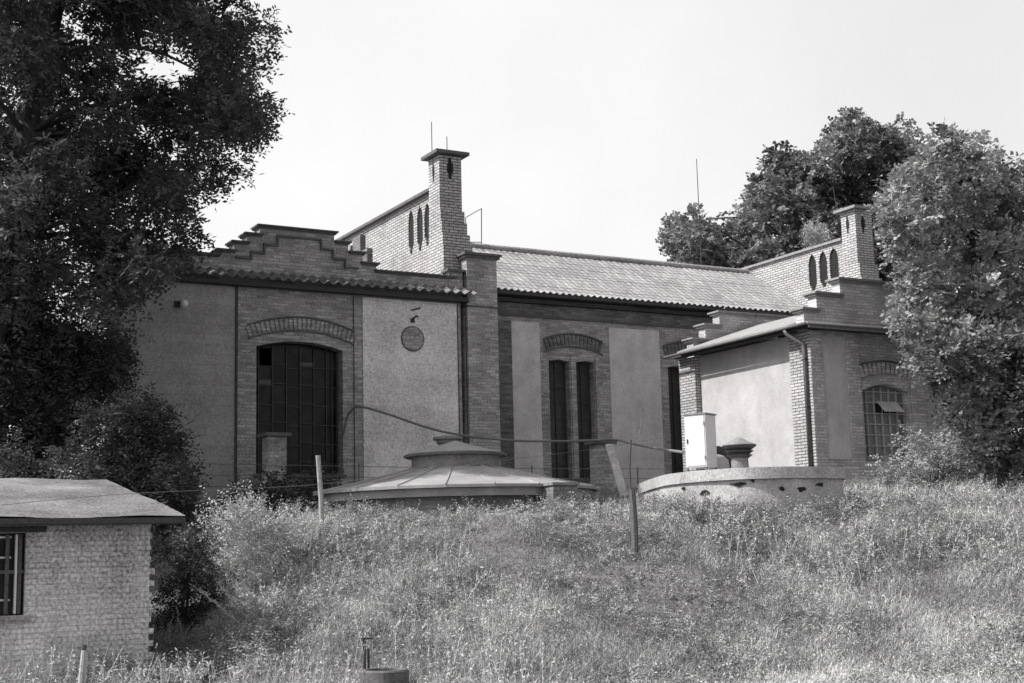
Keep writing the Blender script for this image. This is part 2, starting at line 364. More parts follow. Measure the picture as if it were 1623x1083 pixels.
def clumps(poly, Y, depth, n, rlo, rhi, gaps=(), sep=.62, keepoff=False):
    """clump centres filling an outlined crown, spread in depth too"""
    xs = [p[0] for p in poly]; ys = [p[1] for p in poly]; out = []; pts = []; tries = 0
    while len(out) < n and tries < n*60:
        tries += 1
        x, y = random.uniform(min(xs), max(xs)), random.uniform(min(ys), max(ys)); r = random.uniform(rlo, rhi)
        if not inpoly(x, y, poly): continue
        if sum(inpoly(x+r*.75*math.cos(t), y+r*.75*math.sin(t), poly) for t in np.arange(0, 6.2, .785)) < 7: continue
        if any((x-gx)**2+(y-gy)**2 < (gr+r*.45)**2 for gx, gy, gr in gaps): continue
        if any((x-a)**2+(y-b)**2 < ((r+c)*sep*.5)**2 and random.random() < .8 for a, b, c in pts[-60:]): continue
        pts.append((x, y, r)); yy = Y+random.uniform(-depth, depth)
        if keepoff and yy > 28.3:
            c = onY(x, y, yy)
            if c[2] < 8.0 and c[0] > 5.8: yy = random.uniform(24.8, 28.2)
        c = onY(x, y, yy); out.append((c, r*c@fw/F_PX))
    return out
def limb(mb, p0, p1, r0, r1, sag=.15, k=6):
    p0, p1 = np.array(p0), np.array(p1); o = rng.normal(size=3)*np.linalg.norm(p1-p0)*.07; pts = []; rr = []
    for i in range(k+1):
        t = i/k; pts.append(p0+(p1-p0)*t+o*math.sin(t*math.pi)+np.array([0, 0, 1])*math.sin(t*math.pi)*sag*np.linalg.norm(p1-p0)*.3); rr.append(r0+(r1-r0)*t)
    mb.tube(pts, rr, 7)
    return pts
def tree(name, label, cat, base, trunk_pts, blobs, leafm, r0, limbs=26, group=None, lowest=1.5, **kw):
    t = thing(name, label, cat, base, group); mb = MB(); tp = [np.array(p) for p in trunk_pts]; k = len(tp)
    mb.tube(tp, [r0*(1-.6*i/(k-1)) for i in range(k)], 10); mb.build('trunk', 'bark', t, smooth=True)
    lb = MB(); cs = [b[0] for b in blobs if b[0][2] > base[2]+lowest]
    for i in range(min(limbs, len(cs))):
        c = cs[int(i*len(cs)/limbs)]; below = [p for p in tp if p[2] < c[2]+.3] or [tp[0]]
        q = min(below, key=lambda p: np.linalg.norm(p-c)+abs(p[2]-c[2])*.2)
        pts = limb(lb, q, c, r0*.22, .015)
        for j in range(2):
            e = pts[3+j]; near = min(cs, key=lambda p: np.linalg.norm(p-e)+random.uniform(0, 1.0)); limb(lb, e, near, .045, .012, k=4)
    lb.build('branches', 'bark', t, smooth=True)
    V, T = sprays(blobs, **kw); quads('crown', V, T, leafm, t); return t

M['leaf_dark'] = leaf_mat('leaf_dark', .085, .7, .3)
M['leaf_mid'] = leaf_mat('leaf_mid', .18, .65, .25)
M['leaf_broad'] = leaf_mat('leaf_broad', .19, .7, .25)
M['leaf_light'] = leaf_mat('leaf_light', .27, .65, .25)
M['leaf_weed'] = leaf_mat('leaf_weed', .38, .4, .25)
M['grass'] = leaf_mat('grass_blades', .34, .58, .2)
# ================================================================== LEFT WING
YW = 29.6
wing = thing('brick_wing', 'brick wing with stepped gable, round plaque and big arched steel window, left of the hall', 'factory building', (11.1, 29.6, 1.7))
mb = MB()
WC = 10.97
SO = [(9.97, 10.0, 0)]
stepL = [(6.75, 6.80), (9.47, 6.80), (9.47, 6.95), (9.47, 7.03)]
prof = [(6.75, 1.2), (15.0, 1.2), (15.0, 6.70), (12.84, 6.70), (12.84, 6.86), (12.50, 6.86), (12.50, 7.09), (12.14, 7.09), (12.14, 7.30), (11.80, 7.30), (11.80, 7.51),
        (10.03, 7.51), (10.03, 7.30), (9.74, 7.30), (9.74, 7.09), (9.44, 7.09), (9.44, 6.88), (9.10, 6.88), (9.10, 6.76), (6.75, 6.76)]
WIN = arch(9.96, 11.99, 2.0, 4.80, .15)
MB().wall('Y', YW, .38, prof, [WIN]).build('wall', 'brick', wing)
# coping slabs on every step
cp = MB()
for x0, x1, z in ((6.6, 9.14, 6.76), (9.02, 9.50, 6.88), (9.36, 9.80, 7.09), (9.66, 10.10, 7.30), (9.95, 11.88, 7.51), (11.80, 12.20, 7.30), (12.14, 12.58, 7.09), (12.44, 12.90, 6.86), (12.78, 14.9, 6.70)):
    cp.box(x0, x1, YW-.09, YW+.42, z+.0, z+.035).box(x0+.035, x1-.035, YW-.05, YW+.4, z-.035, z-.002)
cp.box(14.64, 15.12, YW-.08, YW+.3, 6.84, 6.90)
cp.build('coping', 'coping', wing)
MB().box(14.70, 15.06, YW-.02, YW+.3, 6.2, 6.84).build('corner_step', 'brick', wing)
# stepped moulding below the gable coping
mo = MB(); ip = [(9.49, 6.755), (9.83, 6.755), (9.83, 6.90), (10.13, 6.90), (10.13, 7.10), (10.44, 7.10), (10.44, 7.32), (11.47, 7.32), (11.47, 7.11), (11.76, 7.11), (11.76, 6.91), (12.06, 6.91), (12.06, 6.73), (12.36, 6.73)]
for (a, b), (c, d) in zip(ip[:-1], ip[1:]):
    if abs(b-d) < .01: mo.box(a-.02, c+.02, YW-.055, YW+.01, b-.025, b+.025)
    else: mo.box(a-.022, a+.022, YW-.05, YW+.01, min(b, d)+.026, max(b, d)-.026)
mo.build('gable_moulding', 'coping', wing)
# plaster panels between brick pilasters
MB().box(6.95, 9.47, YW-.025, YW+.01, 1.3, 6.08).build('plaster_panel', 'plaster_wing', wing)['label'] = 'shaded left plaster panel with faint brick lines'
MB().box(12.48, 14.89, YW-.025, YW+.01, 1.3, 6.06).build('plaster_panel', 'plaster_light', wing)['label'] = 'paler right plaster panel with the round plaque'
MB().box(9.47, 9.52, YW-.06, YW+.01, 1.3, 6.12).build('downpipe', 'wood_dark', wing)
for x in (12.25, 14.90, 15.125): MB().tube([(x, YW-.035, 1.4), (x, YW-.035, 6.05)], .012, 5).build('conductor_strip', 'wood_dark', wing)
# timber fascia and tiled band
bx('fascia', 'wood_dark', wing, 8.15, 15.12, YW-.22, YW-.002, 6.10, 6.20)
tb = MB(); tiles(tb, 8.15, 15.25, YW-.36, 6.235, YW+.02, 6.44, .236, 2, amp=.036, lift=.02); tb.build('tile_band', 'tile_band', wing)
# corner pier with its cap
MB().box(15.13, 15.94, YW-.12, YW+.7, 1.2, 7.2).build('corner_pier', 'brick', wing)
MB().box(15.03, 16.04, YW-.22, YW+.8, 7.26, 7.32).box(15.07, 16.0, YW-.18, YW+.76, 7.2, 7.26).build('pier_cap', 'coping', wing)
bx('pier_band', 'coping', wing, 15.12, 15.97, YW-.15, YW+.3, 6.0, 6.04)
# arched window
w = MB().wall('Y', YW+.30, .03, arch(9.97, 11.98, 2.01, 4.79, .15)).build('window', 'glass', wing)
fr = MB()
cols = [9.99, 10.10, 10.42, 10.75, 11.07, 11.40, 11.70, 11.83, 11.95]
for i, x in enumerate(cols): fr.box(x-.012, x+.012, YW+.262, YW+.298, 2.0, 4.92-.04*abs(i-4)/3)
for i in range(len(cols)-1):
    off = (0, .0, .05, -.03, .04, 0, 0, 0)[i]
    for k in range(7):
        z = 2.25+k*.43+off
        if z < 4.8: fr.box(cols[i]+.012, cols[i+1]-.012, YW+.265, YW+.295, z-.01, z+.01)
fr.build('frame', 'iron', w)
for i in range(5):
    rb = MB();
    c_ = random.randrange(1, 6); k = random.choice([5, 5, 4]); z = 2.26+k*.43; rb.box(cols[c_]+.015, cols[c_+1]-.02, YW+.288, YW+.299, z+.01, z+random.choice([.12, .2, .40])); rb.build('reflection_pane', 'glass_dull', w)  # paler slips stand in for reflections in the upper panes
bx('sill', 'coping', wing, 9.9, 12.05, YW-.05, YW+.28, 1.93, 1.995)
hd = MB(); soldiers(hd, 'Y', YW, .035, 9.77, 12.24, 4.98, .25, .24, w=.07, gap=.032); hd.build('arch_hood', 'brick', wing)
hr = MB(); arch_band(hr, YW, .055, 9.74, 12.27, 5.235, .25, .035); arch_band(hr, YW, .03, 9.77, 12.24, 4.94, .24, .025); hr.build('arch_moulding', 'coping', wing)
# round plaque with its bracket
pq = MB(); pts = [(13.725+.27*math.cos(t), 5.16+.27*math.sin(t)) for t in np.arange(0, 6.28, .2)]; pq.wall('Y', YW-.05, .06, pts); pq.build('round_plaque', 'brick', wing)
rg = MB(); rg.tube([(13.725+.285*math.cos(t), YW-.03, 5.16+.285*math.sin(t)) for t in np.linspace(0, 6.283, 33)], .018, 6, False); rg.build('plaque_rim', 'coping', wing)
MB().tube([(13.73, YW, 5.62), (13.76, YW-.16, 5.68), (13.80, YW-.2, 5.66)], .022, 6).box(13.68, 13.78, YW-.04, YW, 5.54, 5.64).build('bracket', 'iron', wing)
MB().tube([(13.70, YW-.02, 5.83), (13.93, YW-.05, 5.90)], .02, 5).build('stay', 'iron', wing)
# rest of the box: side wall, roof and the tall side wall of the hall end
bx('side_wall', 'brick', wing, 6.75, 7.1, YW+.38, 38, 1.2, 6.3)
MB().wall('Y', 38, .3, [(6.75, 1.2), (14.85, 1.2), (14.85, 8.9), (6.75, 6.3)]).build('rear_wall', 'brick', wing)
rf = MB(); rf.wall('Y', YW+.39, 8.3, [(6.7, 6.25), (14.84, 6.55), (14.84, 6.67), (6.7, 6.37)]); rf.build('roof', 'felt', wing)
lw_h = []
for yc, wd_, z0, z1 in ((32.0, .16, 7.76, 8.92), (31.47, .17, 7.74, 8.90), (31.04, .16, 7.78, 8.88)):
    h = [(yc-wd_*.35, z0), (yc+wd_*.35, z0), (yc+wd_*.5, z0+.12), (yc+wd_, z0+.25), (yc+wd_, z1-.3), (yc+wd_*.7, z1-.12), (yc, z1), (yc-wd_*.7, z1-.12), (yc-wd_, z1-.3), (yc-wd_, z0+.25), (yc-wd_*.5, z0+.12)]
    lw_h.append(h)
MB().wall('X', 14.85, .45, [(30.2, 2), (38, 2), (38, 9.08), (30.2, 9.08)], lw_h).build('hall_end_wall', 'brick_pale', wing)
for h in lw_h: MB().wall('X', 14.89, .02, h).build('lancet_opening', 'dark', wing)
bx('wall_coping', 'coping', wing, 14.72, 15.42, 30.61, 38.1, 9.085, 9.16)
ch = MB()
ch.box(14.70, 15.30, 30.0, 30.6, 8.45, 9.84).box(14.70, 15.345, 29.96, 30.62, 8.15, 8.449).box(14.70, 15.39, 29.92, 30.64, 7.85, 8.149).box(14.70, 15.44, 29.88, 30.66, 7.55, 7.849).box(14.70, 15.48, 29.84, 30.68, 6.2, 7.549)
chim = ch.build('chimney', 'brick_pale', wing)
bx('chimney_cap', 'coping', chim, 14.56, 15.46, 29.85, 30.75, 9.85, 9.93)
def slit(mb, plane, c, u, z0, z1, w):
    zc = (z0+z1)/2; mb.wall(plane, c, .012, [(u-w*.3, z0), (u+w*.3, z0), (u+w*.6, zc-.12), (u+w, zc-.1), (u+w, zc+.1), (u+w*.6, zc+.14), (u+w*.3, z1), (u-w*.3, z1), (u-w*.6, zc+.14), (u-w, zc+.1), (u-w, zc-.1), (u-w*.6, zc-.12)])
s1 = MB(); slit(s1, 'Y', 29.992, 14.99, 9.24, 9.78, .08); s1.build('smoke_slit', 'dark', chim)
s1 = MB(); slit(s1, 'X', 14.692, 30.33, 9.22, 9.74, .05); s1.build('smoke_slit', 'dark', chim)
for x, y, z in ((14.68, 30.35, 10.75), (15.12, 30.4, 10.45)): MB().tube([(x, y, 9.93), (x, y, z)], .011, 5).build('lightning_rod', 'iron', chim)
a_ = onY(571, 394, 33.0); b_ = onY(582, 412, 32.0)
MB().box(a_[0], a_[0]+.15, 33.0, 33.5, 6.3, onY(571, 372, 33)[2]).build('roof_stack', 'brick_dark', wing)
MB().box(b_[0], b_[0]+.15, 32.0, 32.5, 6.3, onY(582, 393, 32)[2]).build('roof_stack', 'brick_dark', wing)
c_ = onX(562, 392, 14.85); MB().wall('X', 14.838, .02, [(c_[1], 8.35), (c_[1]+.3, 8.35), (c_[1]+.3, 8.8), (c_[1], 8.8)]).build('wall_slot', 'dark', wing)

# ================================================================== HALL
YH = 32.4
hall = thing('tiled_hall', 'long brick hall under a pale pantiled roof, set back between wing and small annex', 'factory building', (21.5, 32.4, 1.9))
def bay(x):
    holes = [[(x+.27, 2.12), (x+.92, 2.12), (x+.92, 5.28), (x+.6, 5.33), (x+.27, 5.28)], [(x+1.13, 2.12), (x+1.70, 2.12), (x+1.70, 5.28), (x+1.45, 5.33), (x+1.13, 5.28)]]
    return holes
bays = (18.77, 22.65)
outer = [(15.3, 1.2), (28.1, 1.2), (28.1, 7.0), (15.3, 7.0)]
MB().wall('Y', YH, .38, outer, [h for x in bays for h in bay(x)]).build('wall', 'brick', hall)
for x0, x1 in ((17.90, 18.77), (20.98, 22.65), (24.86, 26.5)):
    bx('plaster_panel', 'plaster_hall', hall, x0, x1, YH-.022, YH+.01, 1.3, 6.29)
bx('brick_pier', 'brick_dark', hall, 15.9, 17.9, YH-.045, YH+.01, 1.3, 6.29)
for x in bays:
    for h in bay(x):
        x0 = h[0][0]; x1 = h[1][0]
        w = MB().wall('Y', YH+.26, .02, [(p[0], p[1]) for p in h]).build('tall_window', 'glass_dull', hall)
        f_ = MB()
        for xx in (x0+.02, (x0+x1)/2, x1-.02): f_.box(xx-.02, xx+.02, YH+.22, YH+.258, 2.13, 5.27)
        for zz in np.arange(2.5, 5.2, .42): f_.box(x0+.04, x1-.04, YH+.228, YH+.256, zz-.012, zz+.012)
        f_.build('frame', 'wood_dark', w)
    a = MB(); soldiers(a, 'Y', YH, .04, x+.18, x+1.92, 5.58, .17, .26, w=.075, gap=.04); a.build('arch_hood', 'brick_dark', hall)
    a = MB(); arch_band(a, YH, .06, x+.12, x+1.98, 5.85, .18, .035); arch_band(a, YH, .05, x+.12, x+1.98, 5.50, .18, .03); a.build('arch_moulding', 'coping', hall)
    bx('sill', 'coping', hall, x+.2, x+1.8, YH-.06, YH+.2, 2.03, 2.115)
    bx('mullion', 'brick', hall, x+.95, x+1.10, YH-.04, YH+.2, 2.12, 5.45)
    bx('window_jamb', 'brick', hall, x+1.72, x+1.84, YH-.06, YH+.01, 2.12, 5.45)
bx('frieze_band', 'coping', hall, 15.96, 28.04, YH-.05, YH+.01, 6.42, 6.46)
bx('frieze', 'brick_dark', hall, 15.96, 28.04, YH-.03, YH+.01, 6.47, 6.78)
bx('cornice', 'wood_dark', hall, 15.96, 28.04, YH-.16, YH+.005, 6.79, 6.86)
bx('soffit', 'wood_dark', hall, 15.5, 28.04, YH-.42, YH+.1, 6.93, 6.99)
ro = MB(); tiles(ro, 15.31, 28.04, 31.98, 7.03, 34.92, 8.82, .197, 14, amp=.026, lift=.007, field=.28); roof = ro.build('roof', 'tile', hall)
rb_ = MB(); tiles(rb_, 15.31, 28.04, 37.9, 7.0, 34.93, 8.82, .197, 3, amp=.03, lift=.02, per=6); rb_.build('rear_roof', 'tile', hall)
rd = MB(); x = 15.35
while x < 27.9: rd.tube([(x, 34.93, 8.87), (x+.40, 34.93, 8.88)], [.10, .085], 10); x += .37
rd.build('ridge_tiles', 'tile', hall)
rt_h = []
for yc, wd_, z0, z1 in ((32.0, .17, 7.76, 8.88), (31.52, .17, 7.78, 8.88), (31.05, .19, 7.8, 8.88)):
    rt_h.append([(yc-wd_*.4, z0), (yc+wd_*.4, z0), (yc+wd_, z0+.22), (yc+wd_, z1-.3), (yc+wd_*.7, z1-.12), (yc, z1), (yc-wd_*.7, z1-.12), (yc-wd_, z1-.3), (yc-wd_, z0+.22)])
ew = MB().wall('X', 28.06, .5, [(30.2, 2), (38, 2), (38, 9.0), (30.2, 9.0)], rt_h).build('end_wall', 'brick_pale', hall)
for h in rt_h: MB().wall('X', 28.11, .02, h).build('lancet_opening', 'dark', hall)
bx('end_wall_coping', 'coping_pale', hall, 27.98, 28.64, 30.62, 38.1, 9.005, 9.08)
ch = MB(); ch.box(28.02, 28.66, 30.0, 30.6, 8.2, 9.80).box(28.02, 28.73, 29.94, 30.62, 7.8, 8.199).box(28.02, 28.8, 29.9, 30.66, 2, 7.799)
c2 = ch.build('chimney', 'brick_pale', hall)
bx('chimney_cap', 'coping_pale', c2, 27.88, 28.80, 29.86, 30.75, 9.81, 9.89)
s1 = MB(); slit(s1, 'Y', 29.992, 28.30, 9.12, 9.66, .07); s1.build('smoke_slit', 'dark', c2)
s1 = MB(); slit(s1, 'X', 28.012, 30.33, 9.14, 9.68, .06); s1.build('smoke_slit', 'dark', c2)
MB().tube([(27.9, 30.6, 9.85), (27.8, 30.6, 10.6)], .012, 5).build('lightning_rod', 'iron', c2)
MB().wall('Y', 30.0, .35, [(28.8, 1.5), (33.5, 1.5), (33.5, 6.4), (28.8, 6.4)]).build('right_wall', 'brick', hall)
rr = MB(); p = [onY(738, 345, 34.9), onY(738, 392, 34.9), onY(763, 331, 34.9), onY(763, 392, 34.9), onY(763, 384, 34.9), onY(739, 384, 34.9)]
for q in (0, 2): rr.tube([p[q], p[q+1]+np.array([0, 0, -.15])], .014, 5)
rr.tube([p[0], p[2]], .012, 5); rr.tube([p[4], p[5]], .012, 5); rr.build('ridge_railing', 'iron', hall)
# tall aerial beyond the ridge
q = onY(1104, 252, 37); tag(MB().tube([(q[0], 37, 6.8), (q[0], 37, q[2])], [.022, .012], 6).build('aerial_mast', 'iron', None, origin=(q[0], 37, 6.8)), 'thin tall aerial mast rising above the hall roof in front of the dark tree', 'aerial')

# ================================================================== ANNEX
YA, XA = 24.9, 21.58
an = thing('brick_annex', 'small annex with sunlit white plaster side, stepped gables and arched steel window, at the right', 'annex building', (23.9, 27.4, 1.9))
AW = arch(23.14, 24.60, 2.19, 3.74, .17)
MB().wall('Y', YA, .3, [(XA+.3, 1.0), (26.16, 1.0), (26.16, 5.1), (XA+.3, 5.1)], [AW]).build('front_wall', 'brick_annex', an)
bx('plaster_panel', 'plaster_grey', an, 21.93, 22.68, YA-.012, YA+.01, 2.12, 5.0)
for x0, x1 in ((22.69, 23.07), (24.68, 25.06), (25.85, 26.165)): bx('pilaster', 'brick_annex', an, x0, x1, YA-.05, YA+.01, 1.0, 5.09)
bx('plinth', 'brick_annex', an, 21.93, 26.2, YA-.07, YA+.005, 1.0, 2.08)
MB().box(XA, XA+.34, YA-.052, YA+.68, 1.0, 5.09).build('corner_pilaster', 'brick_pale', an)
bx('corner_face', 'brick_annex', an, XA+.006, XA+.346, YA-.062, YA-.05, 1.0, 5.085)
bx('rear_pilaster', 'brick_pale', an, XA, XA+.3, 29.31, 30.0, 1.0, 5.09)
bx('side_wall', 'plaster_white', an, 21.74, 21.98, YA+.681, 29.309, 1.0, 5.09)
bx('rear_wall', 'brick_annex', an, XA+.301, 26.16, 29.7, 30.0, 1.0, 5.1)
bx('right_wall', 'brick_annex', an, 25.86, 26.165, YA+.301, 29.69, 1.0, 5.1)
w = MB().wall('Y', YA+.2, .02, arch(23.15, 24.59, 2.2, 3.73, .17)).build('window', 'glass_dusty', an)
f_ = MB()
for i in range(7): x = 23.16+i*1.42/6; f_.box(x-.011, x+.011, YA+.15, YA+.198, 2.19, 3.88-.11*abs(i-3)/3)
for i in range(7): z = 2.21+i*.257; f_.box(23.15, 24.59, YA+.145, YA+.196, z-.012, z+.012)
f_.build('frame', 'wire', w)
hp = MB(); hp.obox((23.98, YA-.02, 3.39), (.31, 0, 0), (0, .13, .13), (0, -.006, .006)); hp.build('tilted_pane', 'plaster_grey', w)
bx('open_pane_gap', 'dark', w, 23.65, 24.31, YA+.158, YA+.166, 3.25, 3.5)
bx('sill', 'coping_pale', an, 23.1, 24.65, YA-.03, YA+.16, 2.12, 2.185)
a = MB(); soldiers(a, 'Y', YA, .07, 23.08, 24.66, 4.06, .12, .26, w=.075, gap=.055); a.build('arch_hood', 'brick_annex', an)
a = MB(); arch_band(a, YA, .085, 23.04, 24.70, 4.33, .13, .03); a.build('arch_moulding', 'coping', an)
a = MB(); arch_band(a, YA, .02, 23.12, 24.62, 3.76, .16, .24); a.build('arch_ring', 'brick_annex', an)
# stepped parapets front and back
for yp, st in ((YA, ((21.50, 5.52), (21.90, 5.92), (22.64, 6.31))), (30.0-.3, ((21.86, 5.55), (22.26, 5.95), (22.74, 6.32)))):
    b_ = MB(); c_ = MB(); m_ = 23.9; xs = [s[0] for s in st]; zs = [s[1] for s in st]
    pts = [(xs[0], 5.105), (2*m_-xs[0], 5.105)]
    pts += [(2*m_-xs[0], zs[0]), (2*m_-xs[1], zs[0]), (2*m_-xs[1], zs[1]), (2*m_-xs[2], zs[1]), (2*m_-xs[2], zs[2]), (xs[2], zs[2]), (xs[2], zs[1]), (xs[1], zs[1]), (xs[1], zs[0]), (xs[0], zs[0])]
    b_.wall('Y', yp+.001, .29, pts); b_.build('stepped_gable', 'brick_annex', an)
    for i in range(3):
        x0 = xs[i]-.10; x1 = (xs[i+1]+.05) if i < 2 else m_
        for s_ in (0, 1):
            A, B = (x0, x1) if s_ == 0 else (2*m_-x1, 2*m_-x0)
            c_ = MB(); c_.box(A, B-(.001 if i == 2 and s_ == 0 else 0), yp-.10, yp+.39, zs[i]+.054, zs[i]+.10).box(A+.04, B-.002, yp-.05, yp+.34, zs[i]+.001, zs[i]+.054); c_.build('coping', 'coping_pale', an)
# roof between the gables, eaves, gutter and downpipe
r_ = MB(); r_.wall('Y', YA+.295, 4.40, [(21.24, 5.17), (23.9, 6.02), (26.5, 5.17), (26.5, 5.23), (23.9, 6.09), (21.24, 5.23)]); r_.build('roof', 'felt', an)
bx('verge_strip', 'felt', an, 21.24, 26.5, YA-.40, YA-.003, 5.17, 5.225)
bx('verge_strip', 'felt', an, 21.24, 21.495, YA-.003, YA+.294, 5.171, 5.224)
bx('eaves_board', 'wood_dark', an, 21.36, 21.60, YA-.3, 30.0, 5.11, 5.165)
bx('eaves_board', 'wood_dark', an, 21.60, 26.4, YA-.28, YA-.005, 5.11, 5.165)
bx('front_fascia', 'coping_pale', an, 21.26, 26.45, YA-.42, YA-.402, 5.08, 5.18)
gt = MB(); gt.tube([(21.20, YA-.38, 5.17), (21.20, 30.1, 5.15)], .034, 10); gt.tube([(21.2, YA-.44, 5.17), (26.5, YA-.44, 5.17)], .04, 10); gt.build('gutter', 'zinc', an, smooth=True)
dpx = MB(); dpx.tube([(21.22, 25.28, 5.13), (21.25, 25.25, 5.03), (21.50, 25.0, 4.80), (21.52, 24.99, 4.68), (21.52, 24.99, 1.6)], .048, 10); dp_ = dpx.build('downpipe', 'zinc', an, smooth=True)
for zz in (3.3, 4.4): MB().box(21.47, 21.59, 24.93, 25.04, zz, zz+.03).build('pipe_clip', 'iron', dp_)

# ================================================================== WALL LAMP
tl_ = thing('wall_lamp', 'small round globe lamp high on the shaded left wall of the wing', 'wall lamp', (8.28, 29.55, 5.6))
MB().tube([(8.2, YW-.02, 5.62), (8.22, YW-.2, 5.64), (8.26, YW-.22, 5.6)], .02, 6).box(8.12, 8.24, YW-.06, YW-.025, 5.54, 5.68).build('arm', 'iron', tl_)
MB().lathe((8.28, YW-.22, 5.60), [(.02, -.09), (.07, -.06), (.09, 0), (.07, .06), (.03, .08)], 14).build('globe', 'globe', tl_, smooth=True)


# ================================================================== DOMED TANK COVER
DC = (11.8, 23.6)
dm = thing('tank_cover', 'low many-sided sheet roof with a small cupola, in front of the wing', 'tank cover', (DC[0], DC[1], .9))
NS = 20
MB().lathe((DC[0], DC[1], 0), [(2.42, .3), (2.42, 1.12)], NS, .1).build('wall', 'brick_dark', dm)
MB().lathe((DC[0], DC[1], 0), [(2.56, 1.10), (2.56, 1.235)], NS, .1).build('fascia', 'lid', dm)
MB().lathe((DC[0], DC[1], 0), [(2.66, 1.24), (2.66, 1.29), (1.9, 1.45), (.95, 1.69), (.8, 1.72)], NS, .1).build('roof', 'lid', dm)
sm_ = MB()
for j in range(NS):
    t = 2*math.pi*j/NS+.1; c, s_ = math.cos(t), math.sin(t)
    sm_.tube([(DC[0]+r*c, DC[1]+r*s_, z+.006) for r, z in ((2.66, 1.29), (1.9, 1.45), (.95, 1.69), (.84, 1.715))], .016, 5)
sm_.build('roof_seam', 'lid', dm)
MB().lathe((DC[0], DC[1], 0), [(.82, 1.68), (.82, 1.93)], 28).build('drum', 'concrete_dark', dm)
MB().lathe((DC[0], DC[1], 0), [(.86, 1.93), (.95, 1.94), (.95, 1.985), (.45, 2.11), (.03, 2.235)], 14).build('cupola_roof', 'lid', dm)
MB().lathe((DC[0], DC[1], 0), [(.93, 1.925), (.965, 1.93), (.965, 1.975), (.955, 1.975)], 14, caps=False).build('cupola_rim', 'coping', dm)
q = onY(710, 695, 26.1)
MB().lathe((q[0], 26.1, 0), [(.20, 1.2), (.20, q[2]-.12), (.24, q[2]-.10), (.24, q[2]-.04), (.31, q[2]-.03), (.31, q[2]+.02), (.1, q[2]+.05)], 18).build('vent_cap', 'concrete_dark', dm)
q = onZ(862, 767, 1.30)
hb = thing('hatch_box', 'low weathered masonry box against the rim of the domed tank cover', 'masonry box', (q[0]+.1, q[1]-.1, .8))
MB().box(q[0]-.12, q[0]+.36, q[1]-.52, q[1]-.06, .3, 1.245).build('box_wall', 'brick_dark', hb)
MB().box(q[0]-.15, q[0]+.39, q[1]-.55, q[1]-.03, 1.247, 1.295).build('slab', 'concrete_dark', hb)

# ================================================================== ROUNDED BASIN
bp = [(14.96, 22.25), (14.3, 21.0), (13.88, 20.1), (13.6, 19.4), (13.5, 18.8), (13.58, 18.2), (13.81, 17.74), (14.15, 17.45), (14.6, 17.30), (15.2, 17.32), (15.72, 17.46), (16.5, 18.7), (17.4, 20.2), (17.7, 22), (17, 23.3), (15.8, 23.2)]
bc = np.mean(np.array(bp), 0)
def ring(mb, pts, off, z0, z1):
    ps = [tuple(bc+(np.array(p)-bc)*(1+off/2.3)) for p in pts]; n = len(ps)
    vs = [(x, y, z0) for x, y in ps]+[(x, y, z1) for x, y in ps]
    fs = [(i, (i+1) % n, (i+1) % n+n, i+n) for i in range(n)]+[tuple(range(n-1, -1, -1)), tuple(range(n, 2*n))]
    mb.add(vs, fs)
def dense(pts, k=6):
    n = len(pts); out = []
    for i in range(n):
        p0, p1, p2, p3 = [np.array(pts[(i+d) % n]) for d in (-1, 0, 1, 2)]
        for j in range(k):
            t = j/k; out.append(tuple(.5*((2*p1)+(-p0+p2)*t+(2*p0-5*p1+4*p2-p3)*t*t+(-p0+3*p1-3*p2+p3)*t**3)))
    return out
bpd = dense(bp)
bs = thing('concrete_basin', 'rounded concrete basin wall with crumbling plaster, in front of the annex', 'basin', (bc[0], bc[1], .7))
b_ = MB(); ring(b_, bpd, -.03, .1, 1.165); b_.build('wall', 'concrete', bs, smooth=False)
b_ = MB(); ring(b_, bpd, .03, 1.17, 1.35); b_.build('rim', 'concrete', bs)
for px, py, w_, h_ in ((1080, 775, .10, .045), (1117, 781, .17, .07), (1173, 768, .19, .05), (1193, 761, .04, .06), (1244, 775, .07, .05), (1272, 776, .12, .08), (1298, 768, .14, .06)):
    d = ray(px, py); best = None
    for i in range(len(bpd)):
        p = np.array(bpd[i]); s_ = (p@np.array([d[0], d[1]]))/(d[0]**2+d[1]**2)
        e = abs(p[0]*d[1]-p[1]*d[0])
        if (best is None or e < best[0]) and p[1] < 20.6 and p[0] < 15.8: best = (e, i)
    i = best[1]; p = np.array(bpd[i]); tn = unit(np.array(bpd[(i+1) % len(bpd)])-np.array(bpd[i-1])); nn = np.array([tn[1], -tn[0]])
    if nn@(p-bc) < 0: nn = -nn
    sc_ = np.linalg.norm(p)/np.linalg.norm(d[:2]); z = d[2]*sc_
    p = bc+(p-bc)*(1-.03/2.3); k = 9; pts = []
    rr = [random.uniform(.45, 1.2) for _ in range(k)]
    pts = [(w_*.72*rr[j]*math.cos(6.283*j/k), h_*.75*rr[j]*math.sin(6.283*j/k)) for j in range(k)]
    vs = [(p[0]+tn[0]*u+nn[0]*dd, p[1]+tn[1]*u+nn[1]*dd, z+v) for dd in (.012, -.02) for u, v in pts]
    MB().add(vs, [tuple(range(k)), tuple(range(2*k-1, k-1, -1))]+[(j, (j+1) % k, (j+1) % k+k, j+k) for j in range(k)]).build('broken_hole', 'dark', bs)
